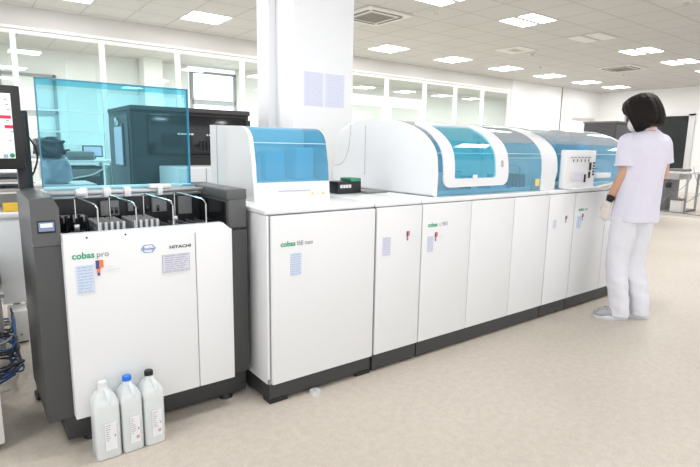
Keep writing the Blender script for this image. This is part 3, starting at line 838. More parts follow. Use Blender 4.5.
# white instrument panel in front
ip = obj('instrument_panel', bx(3.575, 4.005, 2.085, 2.135, .965, 1.252, bev=.010, seg=3), M['white2'], m4)
bm = B(); box(bm, 3.62, 3.925, 2.081, 2.087, 1.005, 1.225, bev=.002)
rc = obj('panel_recess', bm, M['st_white'], ip)
bm = B()
for k in range(5): box(bm, 3.66+.055*k, 3.672+.055*k, 2.077, 2.082, 1.165, 1.185)
for k in range(6): box(bm, 3.63+.05*k, 3.66+.05*k, 2.077, 2.082, 1.195, 1.202)
obj('indicator_marks', bm, M['rack'], rc)
bm = B(); box(bm, 3.64, 3.82, 2.070, 2.082, 1.02, 1.10, bev=.004); box(bm, 3.655, 3.80, 2.066, 2.071, 1.035, 1.085, mi=1)
obj('reagent_drawer', bm, [M['ventw'], M['st_lav']], rc)
for a in ((3.835, 3.850, 2.07, 2.082, 1.01, 1.07), (3.90, 3.912, 2.07, 2.082, 1.04, 1.09), (3.903, 3.918, 2.07, 2.082, 1.10, 1.16)): obj('catch', bx(*a, bev=.002), M['black'], rc)
bm = B()
for k in range(5): box(bm, 3.965, 3.985, 2.079, 2.086, 1.06+.022*k, 1.074+.022*k)
obj('side_keys', bm, M['dark_t'], ip)
obj('output_tray', bx(4.03, 4.27, 2.085, 2.16, 1.035, 1.075, bev=.006), M['white2'], m4)
obj('wrist_rest', bx(3.60, 4.35, 2.035, 2.13, .961, .972, bev=.004), M['white2'], m4)

# ================================================================== JUGS
def jug(x0, x1, cap, label):
    t = thing('plastic_jug', ((x0+x1)/2, 2.11, 0), label, 'bottle', 'plastic jugs on the floor')
    cx = (x0+x1)/2; w = (x1-x0)/2; ya, yb = 2.062, 2.162
    def ring(z, sx, y0, y1, r=.016):
        o = []; hx = w*sx
        for px, py, a0 in ((cx+hx-r, y0+r, -90), (cx+hx-r, y1-r, 0), (cx-hx+r, y1-r, 90), (cx-hx+r, y0+r, 180)):
            for k in range(5):
                a = R(a0+90*k/4); o.append(Vector((px+r*math.cos(a), py+r*math.sin(a), z)))
        return o
    bm = B(); R_ = []
    for z, s, y0, y1, r in ((0, .9, ya+.004, yb-.004, .012), (.006, .99, ya, yb, .013), (.222, .99, ya, yb, .013), (.233, .97, ya+.002, yb, .015), (.246, .90, ya+.010, yb-.002, .017), (.257, .74, ya+.026, yb-.005, .016), (.266, .56, 2.098, 2.152, .013), (.272, .40, 2.109, 2.146, .012), (.286, .38, 2.111, 2.145, .011)):
        R_.append([bm.verts.new(p) for p in ring(z, s, y0, y1, r)])
    n = len(R_[0])
    for a, b in zip(R_, R_[1:]):
        for k in range(n): bm.faces.new((a[k], a[(k+1) % n], b[(k+1) % n], b[k]))
    bm.faces.new(R_[0][::-1]); bm.faces.new(R_[-1])
    body = obj('body', bm, M['jug'], t, smooth=True)
    bm = B(); R_ = []
    for z in (.004, .212):
        R_.append([bm.verts.new(p) for p in ring(z, .93, ya+.003, yb-.003, .014)])
    for k in range(n): bm.faces.new((R_[0][k], R_[0][(k+1) % n], R_[1][(k+1) % n], R_[1][k]))
    bm.faces.new(R_[0][::-1]); bm.faces.new(R_[1])
    obj('liquid', bm, M['liq'], body)
    bm = tube(B(), smooth_path([(cx+.004, 2.115, .272), (cx+.006, 2.10, .276), (cx+.008, 2.080, .262), (cx+.010, 2.071, .242), (cx+.010, 2.071, .22)]), .0085, 8)
    obj('handle', bm, M['jug'], t, smooth=True)
    bm = cyl(B(), (cx, 2.129, .283), (cx, 2.129, .306), .0165, .0155, 24)
    for k in range(24):
        a = k*math.pi/12; p = Vector((cx+.0165*math.cos(a), 2.129+.0165*math.sin(a), .285)); cyl(bm, p, p+Vector((0, 0, .018)), .0012, n=6)
    obj('cap', bm, cap, t)
    lx0, lx1 = cx-w*.30, cx+w*.62
    bm = B(); y = ya-.001; box(bm, lx0, lx1, y-.0008, y, .038, .155)
    rnd = random.Random(int(x0*1000))
    for k in range(8):
        z = .145-k*.009; box(bm, lx0+.003, lx0+.003+rnd.uniform(.008, .02), y-.0014, y-.0006, z-.0018, z+.0008, mi=1)
    box(bm, lx1-.009, lx1-.003, y-.0014, y-.0006, .092, .102, mi=1)
    if cap is not M['capw']:
        box(bm, lx0+.022, lx0+.034, y-.0014, y-.0006, .055, .068, mi=2)
    obj('label', bm, [M['st_white'], M['ink2'], M['lip']], t)
jug(.334, .428, M['capw'], 'translucent plastic jug with white cap on the floor, leftmost of three')
jug(.433, .515, M['capb'], 'translucent plastic jug with bright blue cap on the floor')
jug(.520, .603, M['capk'], 'translucent plastic jug with black cap on the floor')

# clear caster cup by the plinth
t = thing('caster_cup', (1.354, 2.06, 0), 'small clear plastic caster cup on the floor before the wide door', 'caster cup')
obj('cup', cyl(B(), (1.354, 2.055, 0), (1.354, 2.055, .018), .032, .026, 24), M['jug'], t)
obj('pin', cyl(B(), (1.354, 2.055, .018), (1.354, 2.055, .034), .006, .004, 12), M['steel'], t)

# ================================================================== BACKGROUND MACHINES
bmch = thing('dark_analyser', (1.43, 4.2, 0), 'tall black analyser standing behind the white loader and hood', 'laboratory analyser')
obj('housing', bx(.980, 1.880, 3.84, 4.50, 0, 1.508, bev=.012, seg=3), M['darkgrey'], bmch)
obj('top_trim', bx(.975, 1.885, 3.82, 4.50, 1.475, 1.512, bev=.010, seg=3), M['fade'], bmch)
obj('front_glass', bx(1.09, 1.85, 3.825, 3.845, 1.17, 1.455, bev=.004), M['gloss'], bmch)
obj('lower_front', bx(.99, 1.87, 3.828, 3.845, .1, 1.15, bev=.004), M['black'], bmch)
obj('side_panel', bx(.972, .982, 3.90, 4.44, .2, 1.45, bev=.002), M['fade2'], bmch)
obj('end_strip', bx(1.880, 1.905, 3.86, 4.4, .8, 1.44, bev=.004), M['black'], bmch)
bm = B()
for k in range(5): box(bm, 1.30+.025*k, 1.318+.025*k, 3.82, 3.826, 1.315, 1.327)
for k in range(4): box(bm, 1.52+.018*k, 1.530+.018*k, 3.82, 3.826, 1.312, 1.324)
obj('status_lights', bm, M['st_white'], bmch)
bm = B()
for k in range(14): cyl(bm, (1.47+.028*k, 3.822, 1.20), (1.47+.028*k, 3.822, 1.27), .009, n=8)
obj('reagent_row', bm, M['darkgrey'], bmch)
tn = obj('clipboard', bx(.958, .970, 4.00, 4.235, 1.08, 1.39, bev=.003), M['benchdark'], loc=(.964, 4.12, 1.08)); tag(tn, 'clipboard hanging on the left side of the tall black analyser', 'clipboard')
bm = bx(.955, .958, 4.01, 4.225, 1.09, 1.365); obj('paper', bm, M['paper'], tn)
bm = B(); box(bm, .945, .958, 4.07, 4.16, 1.37, 1.41, bev=.004); cyl(bm, (.95, 4.115, 1.40), (.95, 4.115, 1.43), .014)
obj('clip', bm, M['steel'], tn)

wr = thing('white_cabinet', (1.5, 3.45, 0), 'plain white machine cabinet behind the charcoal loader, below the black analyser', 'cabinet')
bm = B(); box(bm, 1.118, 2.02, 3.30, 3.70, 0.08, 1.097, bev=.008)
obj('body', bm, M['white2'], wr)
obj('plinth', bx(1.14, 2.0, 3.33, 3.68, 0, .08), M['plinth'], wr)
obj('seam', bx(1.30, 1.304, 3.297, 3.301, .1, 1.09), M['seam'], wr)

# bench and clutter seen through the cyan lid
wbn = thing('wall_bench', (1.0, 7.9, 0), 'long white bench along the glass partition', 'bench')
obj('worktop', bx(.45, 1.70, 7.5, 8.3, .985, 1.015, bev=.004), M['white'], wbn)
for x in (.48, 1.64):
    for y in (7.54, 8.24): obj('leg', bx(x, x+.04, y, y+.04, 0, .985), M['alu'], wbn)
obj('lower_shelf', bx(.5, 1.65, 7.52, 8.28, .55, .575), M['white'], wbn)
gp = thing('benchtop_printer', (1.27, 7.75, 1.016), 'long grey benchtop instrument on the far white bench', 'laboratory instrument')
obj('body', bx(1.10, 1.46, 7.58, 7.95, 1.016, 1.13, bev=.02), M['rack'], gp)
obj('front_panel', bx(1.13, 1.43, 7.572, 7.582, 1.03, 1.06), M['benchdark'], gp)
obj('knob', cyl(B(), (1.16, 7.7, 1.13), (1.16, 7.7, 1.155), .025), M['black'], gp)
mn = thing('desk_monitor', (1.50, 8.1, 1.016), 'small black monitor on the far bench seen through the cyan lid', 'monitor')
bm = B(); box(bm, 1.40, 1.66, 8.08, 8.11, 1.045, 1.205, bev=.004)
obj('bezel', bm, M['black'], mn); obj('screen', bx(1.415, 1.645, 8.076, 8.081, 1.06, 1.19), M['paper_ink'], mn); obj('stand', bx(1.50, 1.56, 8.06, 8.14, 1.016, 1.06), M['black'], mn)
sh = thing('dark_instrument', (1.25, 7.8, .576), 'dark low instrument on the shelf beneath the far white bench', 'laboratory instrument')
obj('body', bx(1.02, 1.55, 7.56, 8.1, .576, .93, bev=.02), M['fade'], sh)
obj('front_panel', bx(1.06, 1.5, 7.552, 7.565, .80, .90, bev=.003), M['rack'], sh)
bm = tube(B(), smooth_path([(1.05, 7.54, .74), (1.2, 7.50, .79), (1.4, 7.50, .83), (1.58, 7.5, .93)]), .01)
obj('hose', bm, M['ventw'], sh)
cab2 = thing('grey_pedestal', (1.78, 7.8, 0), 'pale cabinet at the right end of the far white bench', 'cabinet')
obj('body', bx(1.72, 2.25, 7.5, 8.3, 0, .93, bev=.01), M['ventw'], cab2); obj('door', bx(1.74, 2.23, 7.49, 7.502, .05, .90), M['white'], cab2)

ctt = thing('utility_cart', (.62, 4.6, 0), 'low utility cart behind the loader carrying bagged goods', 'cart')
obj('top_shelf', bx(.40, .86, 4.45, 4.9, .90, .925, bev=.004), M['ventw'], ctt); obj('bottom_shelf', bx(.40, .86, 4.45, 4.9, .2, .225, bev=.004), M['ventw'], ctt)
for x in (.41, .83):
    for y in (4.46, 4.87): obj('leg', bx(x, x+.02, y, y+.02, .03, .9), M['alu'], ctt); obj('caster', cyl(B(), (x, y+.01, .03), (x+.02, y+.01, .03), .03), M['black'], ctt)
def crumple(bm, c, s, seed, amp=.25, lim=None):
    ball(bm, (0, 0, 0), 1, n=4)
    for v in bm.verts:
        n_ = v.co.normalized(); k = 1+amp*noise.noise(n_*2.3+Vector((seed, 0, 0)))+amp*.45*noise.noise(n_*6+Vector((seed, 3, 0)))
        q = Vector([math.copysign(abs(a)**.6, a) for a in n_])
        v.co = Vector((c[0]+q.x*s[0]*k, c[1]+q.y*s[1]*k, c[2]+q.z*s[2]*k))
        if lim is not None and v.co.z < lim: v.co.z = lim
    return bm
tag(obj('patterned_bag', crumple(B(), (.60, 4.62, 1.025), (.105, .13, .11), 2, .14, .926), M['film'], loc=(.6, 4.62, .926), smooth=True), 'pale blue crinkled plastic bag with whitish pattern behind the cyan lid', 'bag')
tag(obj('dark_bag', crumple(B(), (.565, 4.60, 1.20), (.10, .11, .075), 5, .32, 1.125), M['trash'], loc=(.56, 4.6, 1.13), smooth=True), 'rumpled dark bag lying on top of the pale patterned bag', 'bag')

# left bench with trays
lb = thing('white_workbench', (-.3, 4.1, 0), 'white workbench at the left frame edge beside the charcoal loader', 'bench')
obj('worktop', bx(-1.4, .36, 3.80, 4.40, .775, .803, bev=.004), M['white'], lb)
obj('end_panel', bx(.145, .345, 3.82, 4.38, .22, .775, bev=.004), M['white'], lb)
obj('back_panel', bx(-1.35, .145, 4.30, 4.33, .3, .775), M['white'], lb)
for x in (-1.36, .30): obj('leg', bx(x, x+.04, 4.30, 4.36, 0, .4), M['alu'], lb)
for x in (-1.36, .20): obj('leg', bx(x, x+.04, 3.86, 3.90, 0, .4), M['alu'], lb)
ps = thing('paper_tray_stack', (.15, 4.15, .804), 'stack of white trays on the workbench behind the monitor', 'tray stack')
for z in (.92, .985, 1.055):
    bm = B(); box(bm, -.2, .40, 4.0, 4.35, z-.012, z, bev=.003); box(bm, -.2, -.19, 4.0, 4.35, z-.06, z); box(bm, .385, .395, 4.28, 4.34, z-.06, z)
    obj('tray', bm, M['white'], ps)
obj('support', bx(-.2, .39, 4.32, 4.345, .804, 1.055), M['alu'], ps)
bm = B(); box(bm, -.15, .33, 4.02, 4.3, .921, .94, bev=.002); box(bm, -.1, .36, 4.03, 4.3, .986, 1.0, bev=.002)
obj('papers', bm, M['greige'], ps)
tag(obj('yellow_carton', bx(.20, .31, 3.90, 3.99, .804, .855, bev=.004), M['carton'], loc=(.25, 3.94, .804)), 'small yellow carton on the white workbench', 'box')
tag(obj('black_case', bx(-.30, .09, 3.55, 3.95, .36, .56, bev=.01), M['darkgrey'], loc=(-.1, 3.7, .36)), 'black equipment case under the workbench at the left frame edge', 'case')
obj('shelf', bx(-1.35, .145, 3.55, 4.3, .335, .36, bev=.003), M['alu'], lb)
for x in (-1.3, .10): obj('leg', bx(x, x+.03, 3.57, 3.60, 0, .335), M['alu'], lb)
ups = thing('power_supply', (.22, 3.86, 0), 'small upright white power unit on the floor under the workbench', 'power unit')
obj('case', bx(.165, .262, 3.66, 3.84, .01, .21, bev=.008), M['ventw'], ups); obj('button', cyl(B(), (.22, 3.661, .06), (.22, 3.655, .06), .006), M['rack'], ups)
for k in range(2): obj('foot', bx(.175, .255, 3.68+.12*k, 3.70+.12*k, 0, .01), M['black'], ups)
# cables
rnd = random.Random(3)
cl = ['cbl_blue', 'cbl_blk', 'cbl_blue', 'cbl_blk', 'cbl_blk', 'cbl_blue', 'cbl_blk', 'cbl_blue', 'cbl_gry', 'cbl_blk']
nm = {'cbl_blue': 'blue', 'cbl_blk': 'black', 'cbl_gry': 'grey'}
how = ['looping from the loader back to the frame edge', 'coiled nearest the workbench', 'lying across the coil', 'trailing lowest on the floor', 'tangled beside the loader side', 'arching over the tangle', 'looping widest toward the camera', 'running under the black loops', 'lying straight among the dark ones', 'hanging at the loader rear']
for i, c_ in enumerate(cl):
    cx = rnd.uniform(-.02, .14); cy = rnd.uniform(3.2, 3.55); rr = rnd.uniform(.10, .24); z0 = .012+.016*i
    pts = []
    a0 = rnd.uniform(0, 6)
    for k in range(15):
        a = a0+k*.62
        x = min(cx+rr*(1+.2*math.sin(2.1*k+i))*math.cos(a), .17); y = cy+rr*1.3*math.sin(a)+.03*math.cos(k*1.7)
        pts.append((x, y, z0+.02*abs(math.sin(k*1.3+i))))
    if i in (0, 4, 5, 9): pts += [(.165, 3.3+.03*i, .14), (.172, 3.4+.02*i, .26)]
    o = obj('cable', tube(B(), smooth_path(pts, 5), .0052 if i % 2 else .0065, 8), M[c_], loc=(cx, cy, 0), smooth=True)
    tag(o, '%s cable beside the loader, %s' % (nm[c_], how[i]), 'cable', 'tangle of cables beside the loader')
# near white cabinet at lower left edge
nc = thing('white_pedestal', (-.25, 2.6, 0), 'white cabinet cut by the lower left frame edge', 'cabinet')
obj('body', bx(-.55, .052, 2.37, 2.86, .03, .76, bev=.006), M['ventw'], nc)
obj('plinth', bx(-.53, .03, 2.40, 2.84, 0, .03), M['black'], nc)
obj('drawer_front', bx(-.53, .03, 2.362, 2.374, .42, .74, bev=.003), M['ventw'], nc)

# ================================================================== FAR RIGHT
dk = thing('grey_analyser', (9.5, 4.7, 0), 'dark grey analyser cabinet showing above the farther blue canopy, behind the person', 'laboratory analyser')
obj('housing', bx(9.0, 10.3, 4.40, 4.97, 0, 1.75, bev=.015), M['fade'], dk)
obj('front_panel', bx(9.02, 10.28, 4.39, 4.402, .2, 1.70), M['fade2'], dk); obj('top_trim', bx(8.99, 10.31, 4.385, 4.98, 1.73, 1.757), M['benchdark'], dk)
# dark glazed opening in right wall
bm = B(); y0, y1, z0, z1 = 6.02, 8.0, .62, 2.34
box(bm, WX-.03, WX+.01, y0, y0+.16, z0, z1); box(bm, WX-.03, WX+.01, y1-.05, y1, z0, z1); box(bm, WX-.03, WX+.01, y0, y1, z1-.05, z1); box(bm, WX-.03, WX+.01, y0, y1, z0, z0+.05)
w = struct('window_30', bm, M['alu']); obj('pane', bx(WX-.015, WX-.002, y0+.1, y1-.05, z0+.05, z1-.05), M['gloss'], w)
wk = thing('grey_lab_table', (12.4, 5.0, 0), 'grey laboratory table with instruments and trailing leads beyond the person', 'table')
obj('worktop', bx(12.0, 12.7, 4.22, 6.2, .80, .845, bev=.004), M['ventw'], wk)
obj('drawer_rail', bx(12.02, 12.68, 4.45, 6.18, .68, .80), M['benchgrey'], wk)
obj('pedestal', bx(12.05, 12.65, 5.02, 5.6, .04, .68, bev=.005), M['benchgrey'], wk)
obj('pedestal', bx(12.05, 12.65, 4.66, 4.86, .04, .68, bev=.005), M['benchdark'], wk)
obj('pedestal_door', bx(12.04, 12.055, 5.04, 5.3, .06, .66), M['ventw'], wk)
for y in (4.28, 6.1):
    for x in (12.05, 12.62): obj('leg', bx(x, x+.04, y, y+.04, 0, .80), M['alu'], wk)
obj('foot_rail', bx(12.05, 12.65, 4.30, 6.1, 0, .04), M['benchdark'], wk)
pb = thing('power_box', (12.0, 4.30, .22), 'small white box of sockets on the floor at the table end', 'power box')
obj('case', bx(11.85, 11.98, 4.28, 4.50, .0, .26, bev=.01), M['ventw'], pb); obj('top_strip', bx(11.84, 11.99, 4.27, 4.51, .26, .30), M['benchdark'], pb)
tag(obj('black_adapter', bx(11.93, 11.99, 4.55, 4.67, .50, .62, bev=.02), M['black'], loc=(11.96, 4.6, .5)), 'black adapter hanging from leads at the grey table', 'adapter')
for i, (pts, c_, lb) in enumerate((([(11.98, 4.25, .84), (11.9, 4.2, .7), (11.92, 4.35, .5), (11.9, 4.60, .3), (11.9, 4.8, .05), (11.9, 5.1, .02)], 'cbl_gry', 'grey lead falling from the grey table edge to the floor'),
    ([(11.98, 4.30, .80), (11.95, 4.45, .70), (11.96, 4.61, .60), (11.95, 4.58, .45), (11.93, 4.3, .28)], 'cbl_gry', 'grey lead carrying the black adapter'),
    ([(11.9, 4.9, .02), (11.8, 4.6, .012), (11.85, 4.3, .012), (11.7, 4.0, .012), (11.8, 3.8, .012)], 'cbl_blk', 'black lead lying on the floor by the table'),
    ([(12.0, 4.2, .95), (12.0, 4.12, .7), (12.0, 4.0, .5), (12.0, 4.15, .3), (11.95, 4.3, .2)], 'cbl_gry', 'pale lead bowing out right of the grey table'))):
    tag(obj('power_lead', tube(B(), smooth_path(pts), .006, 6), M[c_], loc=pts[0], smooth=True), lb, 'cable')
bm = B(); box(bm, 12.1, 12.5, 4.4, 4.75, .845, .90, bev=.01); box(bm, 12.1, 12.5, 4.9, 5.4, .845, .89, bev=.01)
tag(obj('bench_instrument', bm, M['benchdark'], loc=(12.3, 4.8, .845)), 'flat dark instrument lying on the grey table', 'laboratory instrument')
tag(obj('floor_channel_cover', bx(10.9, 10.98, 2.4, 4.6, 0, .006), M['ventw'], loc=(10.94, 3.5, 0)), 'pale strip laid across the beige floor at the right', 'floor strip')
tag(obj('floor_mat', bx(11.35, 11.8, 2.2, 5.0, 0, .005), M['greige'], loc=(11.6, 3.6, 0)), 'brownish floor strip in front of the grey table', 'floor strip')
# ================================================================== PERSON
PC = Vector((4.0, 1.72, 0))
def fr(psi):
    a = R(psi); return Vector((math.cos(a), math.sin(a), 0)), Vector((-math.sin(a), math.cos(a), 0))
TF, TL = fr(64)                      # torso facing and its left
HF, HL = fr(84)                      # head
shL = Vector((3.872, 1.805, 1.318)); elL = Vector((3.868, 1.796, 1.10)); wrL = Vector((3.892, 1.898, .872)); 
shR = Vector((4.130, 1.658, 1.318)); elR = Vector((4.175, 1.655, 1.085)); wrR = Vector((4.000, 1.905, 1.000))
hipL = Vector((3.935, 1.775, .84)); hipR = Vector((4.050, 1.705, .84))
knL = Vector((3.905, 1.805, .45)); anL = Vector((3.880, 1.735, .085))
knR = Vector((4.050, 1.740, .45)); anR = Vector((4.045, 1.665, .085))
hc = Vector((3.945, 1.760, 1.515)); nk = Vector((4.000, 1.722, 1.385))
TILT = R(24)
HU = (Vector((0, 0, 1))*math.cos(TILT) + HF*math.sin(TILT)); HF = (HF*math.cos(TILT) - Vector((0, 0, 1))*math.sin(TILT))
hc = hc + Vector((.004, -.004, .0))
def ellip(bm, c, rl, rf, rz, Fv, n=3):
    rot = Matrix((Fv[1], Fv[0], Fv[2] if len(Fv) > 2 else Vector((0, 0, 1)))).transposed()
    ball(bm, c, 1, (rl, rf, rz), n, rot)
def hand(bm, w, tipdir, palmn, side, k=1.0, grow=0.0, curl=.25, spread=.12):
    """palm and five separate fingers; tipdir along the hand, palmn out of the palm, side toward the thumb"""
    t = tipdir.normalized(); s = side.normalized(); p = palmn.normalized()
    pc = w + t*.045*k
    for a in (-.028, -.010, .010, .027):
        capsule(bm, w + s*a*.55*k + t*.006, w + s*a*k + t*.082*k, .0125*k+grow, .0110*k+grow)
    tips = []
    for a, ln in ((.030, .068), (.0105, .077), (-.0095, .071), (-.0275, .055)):
        b0 = w + s*a*k + t*.082*k; dd = (t + s*spread*(a/.03)).normalized()
        j1 = b0 + (dd + p*curl*.5).normalized()*ln*.42*k; j2 = j1 + (dd + p*curl*1.2).normalized()*ln*.32*k; j3 = j2 + (dd + p*curl*1.9).normalized()*ln*.26*k
        chain(bm, [(b0, .0088*k+grow), (j1, .0080*k+grow), (j2, .0074*k+grow), (j3, .0062*k+grow)])
        tips.append(j3)
    b0 = w + s*.024*k + t*.022*k; j1 = b0 + (s*.75 + t*.62 + p*.25).normalized()*.036*k; j2 = j1 + (s*.35 + t*.9 + p*.3).normalized()*.028*k; j3 = j2 + (s*.15 + t*.95 + p*.4).normalized()*.020*k
    chain(bm, [(b0, .013*k+grow), (j1, .010*k+grow), (j2, .0088*k+grow), (j3, .0072*k+grow)])
    return tips
hLt = Vector((-.015, .035, -.165)); hLp = Vector((.75, -.2, -.05)); hLs = Vector((.25, .95, .15))
hRt = Vector((-.125, .125, -.028)); hRp = Vector((-.05, -.1, -1)); hRs = Vector((-.70, -.70, .05))

# ---- body: one continuous skin
bm = B()
ellip(bm, hc + HU*(.012), .070, .088, .105, (HF, HL, HU))
ellip(bm, hc + HF*.028 + HU*(-.050), .052, .060, .062, (HF, HL, HU))
capsule(bm, nk - HU*(.04), hc - HF*.02 - HU*(.05), .052, .050)
nose = hc + HF*.098 + HU*(-.022); capsule(bm, nose + HU*(.035) - HF*.012, nose, .008, .012)
for s in (-1, 1):
    ellip(bm, hc + HL*s*.071 - HF*.004 + HU*(-.02), .008, .017, .028, (HF, HL, HU), 2)
    ellip(bm, hc + HL*s*.030 + HF*.074 + HU*(.004), .014, .010, .008, (HF, HL, HU), 2)
ellip(bm, hc + HF*.088 + HU*(-.058), .022, .010, .009, (HF, HL, HU), 2)
for c_, rl, rf, rz in ((Vector((3.998, 1.728, 1.24)), .145, .095, .13), (Vector((3.998, 1.728, 1.08)), .125, .088, .13), (Vector((4.0, 1.735, .92)), .118, .080, .11)):
    ellip(bm, c_, rl, rf, rz, (TF, TL))
capsule(bm, nk, shL, .048, .045); capsule(bm, nk, shR, .048, .045)
chain(bm, [(shL, .047), (elL, .037), (wrL.lerp(elL, .55), .036), (wrL, .025)]); chain(bm, [(shR, .047), (elR, .037), (wrR.lerp(elR, .55), .034), (wrR, .025)])
hand(bm, wrL, hLt, hLp, hLs, .93, 0); hand(bm, wrR, hRt, hRp, hRs, .93, 0, curl=.12, spread=.3)
for h_, k_, a_ in ((hipL, knL, anL), (hipR, knR, anR)):
    chain(bm, [(h_, .070), (k_, .050), (a_.lerp(k_, .6), .050), (a_, .034)])
    capsule(bm, a_ - HU*(.02), a_ + Vector((-.03, .09, -.045)), .032, .026)
body = obj('person', blob(bm, .0055, 3), M['skin'], loc=PC, smooth=True)
tag(body, 'person in pale scrubs and mask with black bobbed hair standing at the analyser row', 'person')
for s in (-1, 1):
    obj('eye', ball(B(), hc + HL*s*.030 + HF*.081 + HU*(.004), .0075, (1, 1, .7), 2), M['eye'], body, smooth=True)

# ---- hair: chin-length bob with a fringe
bm = B()
def hair_ring(z, sl, sf, cf, n=72, cut=None):
    o = []
    for k in range(n):
        a = 2*math.pi*k/n
        rr = 1 + .022*math.sin(a*17+z*6) + .014*math.sin(a*31+1.3) + .03*noise.noise(Vector((math.cos(a)*2, math.sin(a)*2, z*5)))
        x = sl*math.cos(a)*rr; y = sf*math.sin(a)*rr
        if cut is not None: y = min(y, cut)
        o.append(hc + HL*x + HF*(y+cf) + HU*(z + (0 if z > -.08 else .008*math.sin(a*9)) - (.24*max(0, -z-.02)*max(0, math.sin(a)+.15))))
    return o
levels = [(.140, .018, .02, 0, None), (.134, .055, .062, -.002, None), (.115, .088, .098, -.004, None), (.080, .106, .118, -.008, None), (.04, .113, .124, -.012, .095), (.0, .116, .125, -.016, .072), (-.035, .118, .124, -.018, .058), (-.068, .117, .118, -.020, .052), (-.092, .112, .106, -.020, .052), (-.106, .100, .092, -.018, .05), (-.108, .080, .074, -.014, .05)]
RR = [[bm.verts.new(p) for p in hair_ring(*l[:4], cut=l[4])] for l in levels]
for a, b in zip(RR, RR[1:]):
    for k in range(72): bm.faces.new((a[k], a[(k+1) % 72], b[(k+1) % 72], b[k]))
bm.faces.new(RR[0]); bm.faces.new(RR[-1][::-1])
hair = obj('hair', bm, M['hair'], body, smooth=True)
# ---- mask
bm = B(); ellip(bm, hc + HF*.050 + HU*(-.056), .066, .062, .052, (HF, HL, HU), 4)
mk = obj('face_mask', bm, M['mask'], body, smooth=True)
for s in (-1, 1):
    obj('ear_loop', tube(B(), smooth_path([hc + HL*s*.055 + HF*.07 + HU*(-.03), hc + HL*s*.078 + HF*.02 + HU*(-.02), hc + HL*s*.078 - HF*.01 + HU*(-.045), hc + HL*s*.058 + HF*.06 + HU*(-.09)]), .0025, 6), M['mask'], mk)

# ---- tunic: lofted trunk, sleeves and collar fused, with folds
bm = B()
def oval(c_, rl, rf, z, n=40, fold=0, ph=0):
    o = []
    for k in range(n):
        a = 2*math.pi*k/n; q = 1 + fold*math.sin(5*a+ph) + fold*.6*math.sin(9*a+ph*2.3)
        ca, sa = math.cos(a), math.sin(a)
        ex = .86
        o.append(Vector((c_.x, c_.y, z)) + TL*rl*q*math.copysign(abs(ca)**ex, ca) + TF*rf*q*math.copysign(abs(sa)**ex, sa))
    return o
secs = [(.735, .170, .130, .045, 0, .026), (.75, .170, .130, .040, .2, .026), (.81, .167, .128, .032, .6, .023), (.88, .160, .123, .028, 1.0, .018), (.96, .153, .117, .022, 1.6, .012), (1.04, .150, .115, .020, 2.2, .008), (1.12, .156, .118, .014, 2.6, .004), (1.20, .167, .122, .008, 3.0, 0), (1.27, .174, .120, .004, 3.0, -.004), (1.33, .166, .106, 0, 0, -.008), (1.372, .125, .084, 0, 0, -.006), (1.405, .072, .062, 0, 0, 0), (1.415, .060, .054, 0, 0, 0)]
S_ = []
for z, rl, rf, fo, ph, sh_ in secs:
    cc = Vector((3.995, 1.726, 0)) + TF*sh_
    S_.append([bm.verts.new(p) for p in oval(cc, rl, rf, z, fold=fo, ph=ph)])
for a, b in zip(S_, S_[1:]):
    for k in range(40): bm.faces.new((a[k], a[(k+1) % 40], b[(k+1) % 40], b[k]))
bm.faces.new(S_[0][::-1]); bm.faces.new(S_[-1])
def sleeve(sh, el, r0, r1, l_):
    e = sh.lerp(el, l_); d_ = (el-sh).normalized()
    ball(bm, sh + Vector((0, 0, -.008)), r0*.98, n=3); cyl(bm, sh, e, r0, r1, 28)
sleeve(shL, elL + (elL-shL)*.0 + Vector((-.012, -.006, 0)), .062, .070, .80)
sleeve(shR, elR, .060, .064, .62)
for s_, q in ((shL, 1), (shR, -1)):
    capsule(bm, nk + Vector((0, 0, -.035)), s_ + Vector((0, 0, .002)), .055, .058)
ball(bm, Vector((3.995, 1.725, 1.26)), 1, (.105, .085, .12), 3)
tn = blob(bm, .0075, 3)
for v in tn.verts:
    w_ = v.co; a_ = .006*noise.noise(Vector((w_.x*9, w_.y*9, w_.z*4)))*2 + .005*noise.noise(Vector((w_.x*22+3, w_.y*22, w_.z*8)))
    nv = (Vector((w_.x-3.995, w_.y-1.726, 0))); 
    if nv.length > 1e-4: v.co += nv.normalized()*a_
tunic = obj('tunic', tn, M['tunic'], body, smooth=True)
# collar band
bm = B(); cc = Vector((3.985, 1.732, 0)); n = 32
ra = [[bm.verts.new(Vector((cc.x, cc.y, 0)) + TL*r_*1.08*math.cos(2*math.pi*k/n) + TF*(r_*math.sin(2*math.pi*k/n) + dz_) + Vector((0, 0, z_ + (-.014*math.sin(2*math.pi*k/n))))) for k in range(n)] for r_, z_, dz_ in ((.072, 1.392, -.004), (.062, 1.440, .002), (.056, 1.440, .002), (.062, 1.392, -.004))]
for a, b in zip(ra, ra[1:]+ra[:1]):
    for k in range(n): bm.faces.new((a[k], a[(k+1) % n], b[(k+1) % n], b[k]))
obj('collar', bm, M['tunic'], tunic, smooth=True)
for s_, e_, l_, r_ in ((shL, elL + Vector((-.012, -.006, 0)), .80, .0715), (shR, elR, .62, .0655)):
    e = s_.lerp(e_, l_); d_ = (e_-s_).normalized()
    obj('sleeve_hem', cyl(B(), e - d_*.016, e + d_*.001, r_, r_+.001, 28), M['tunic'], tunic, smooth=False)

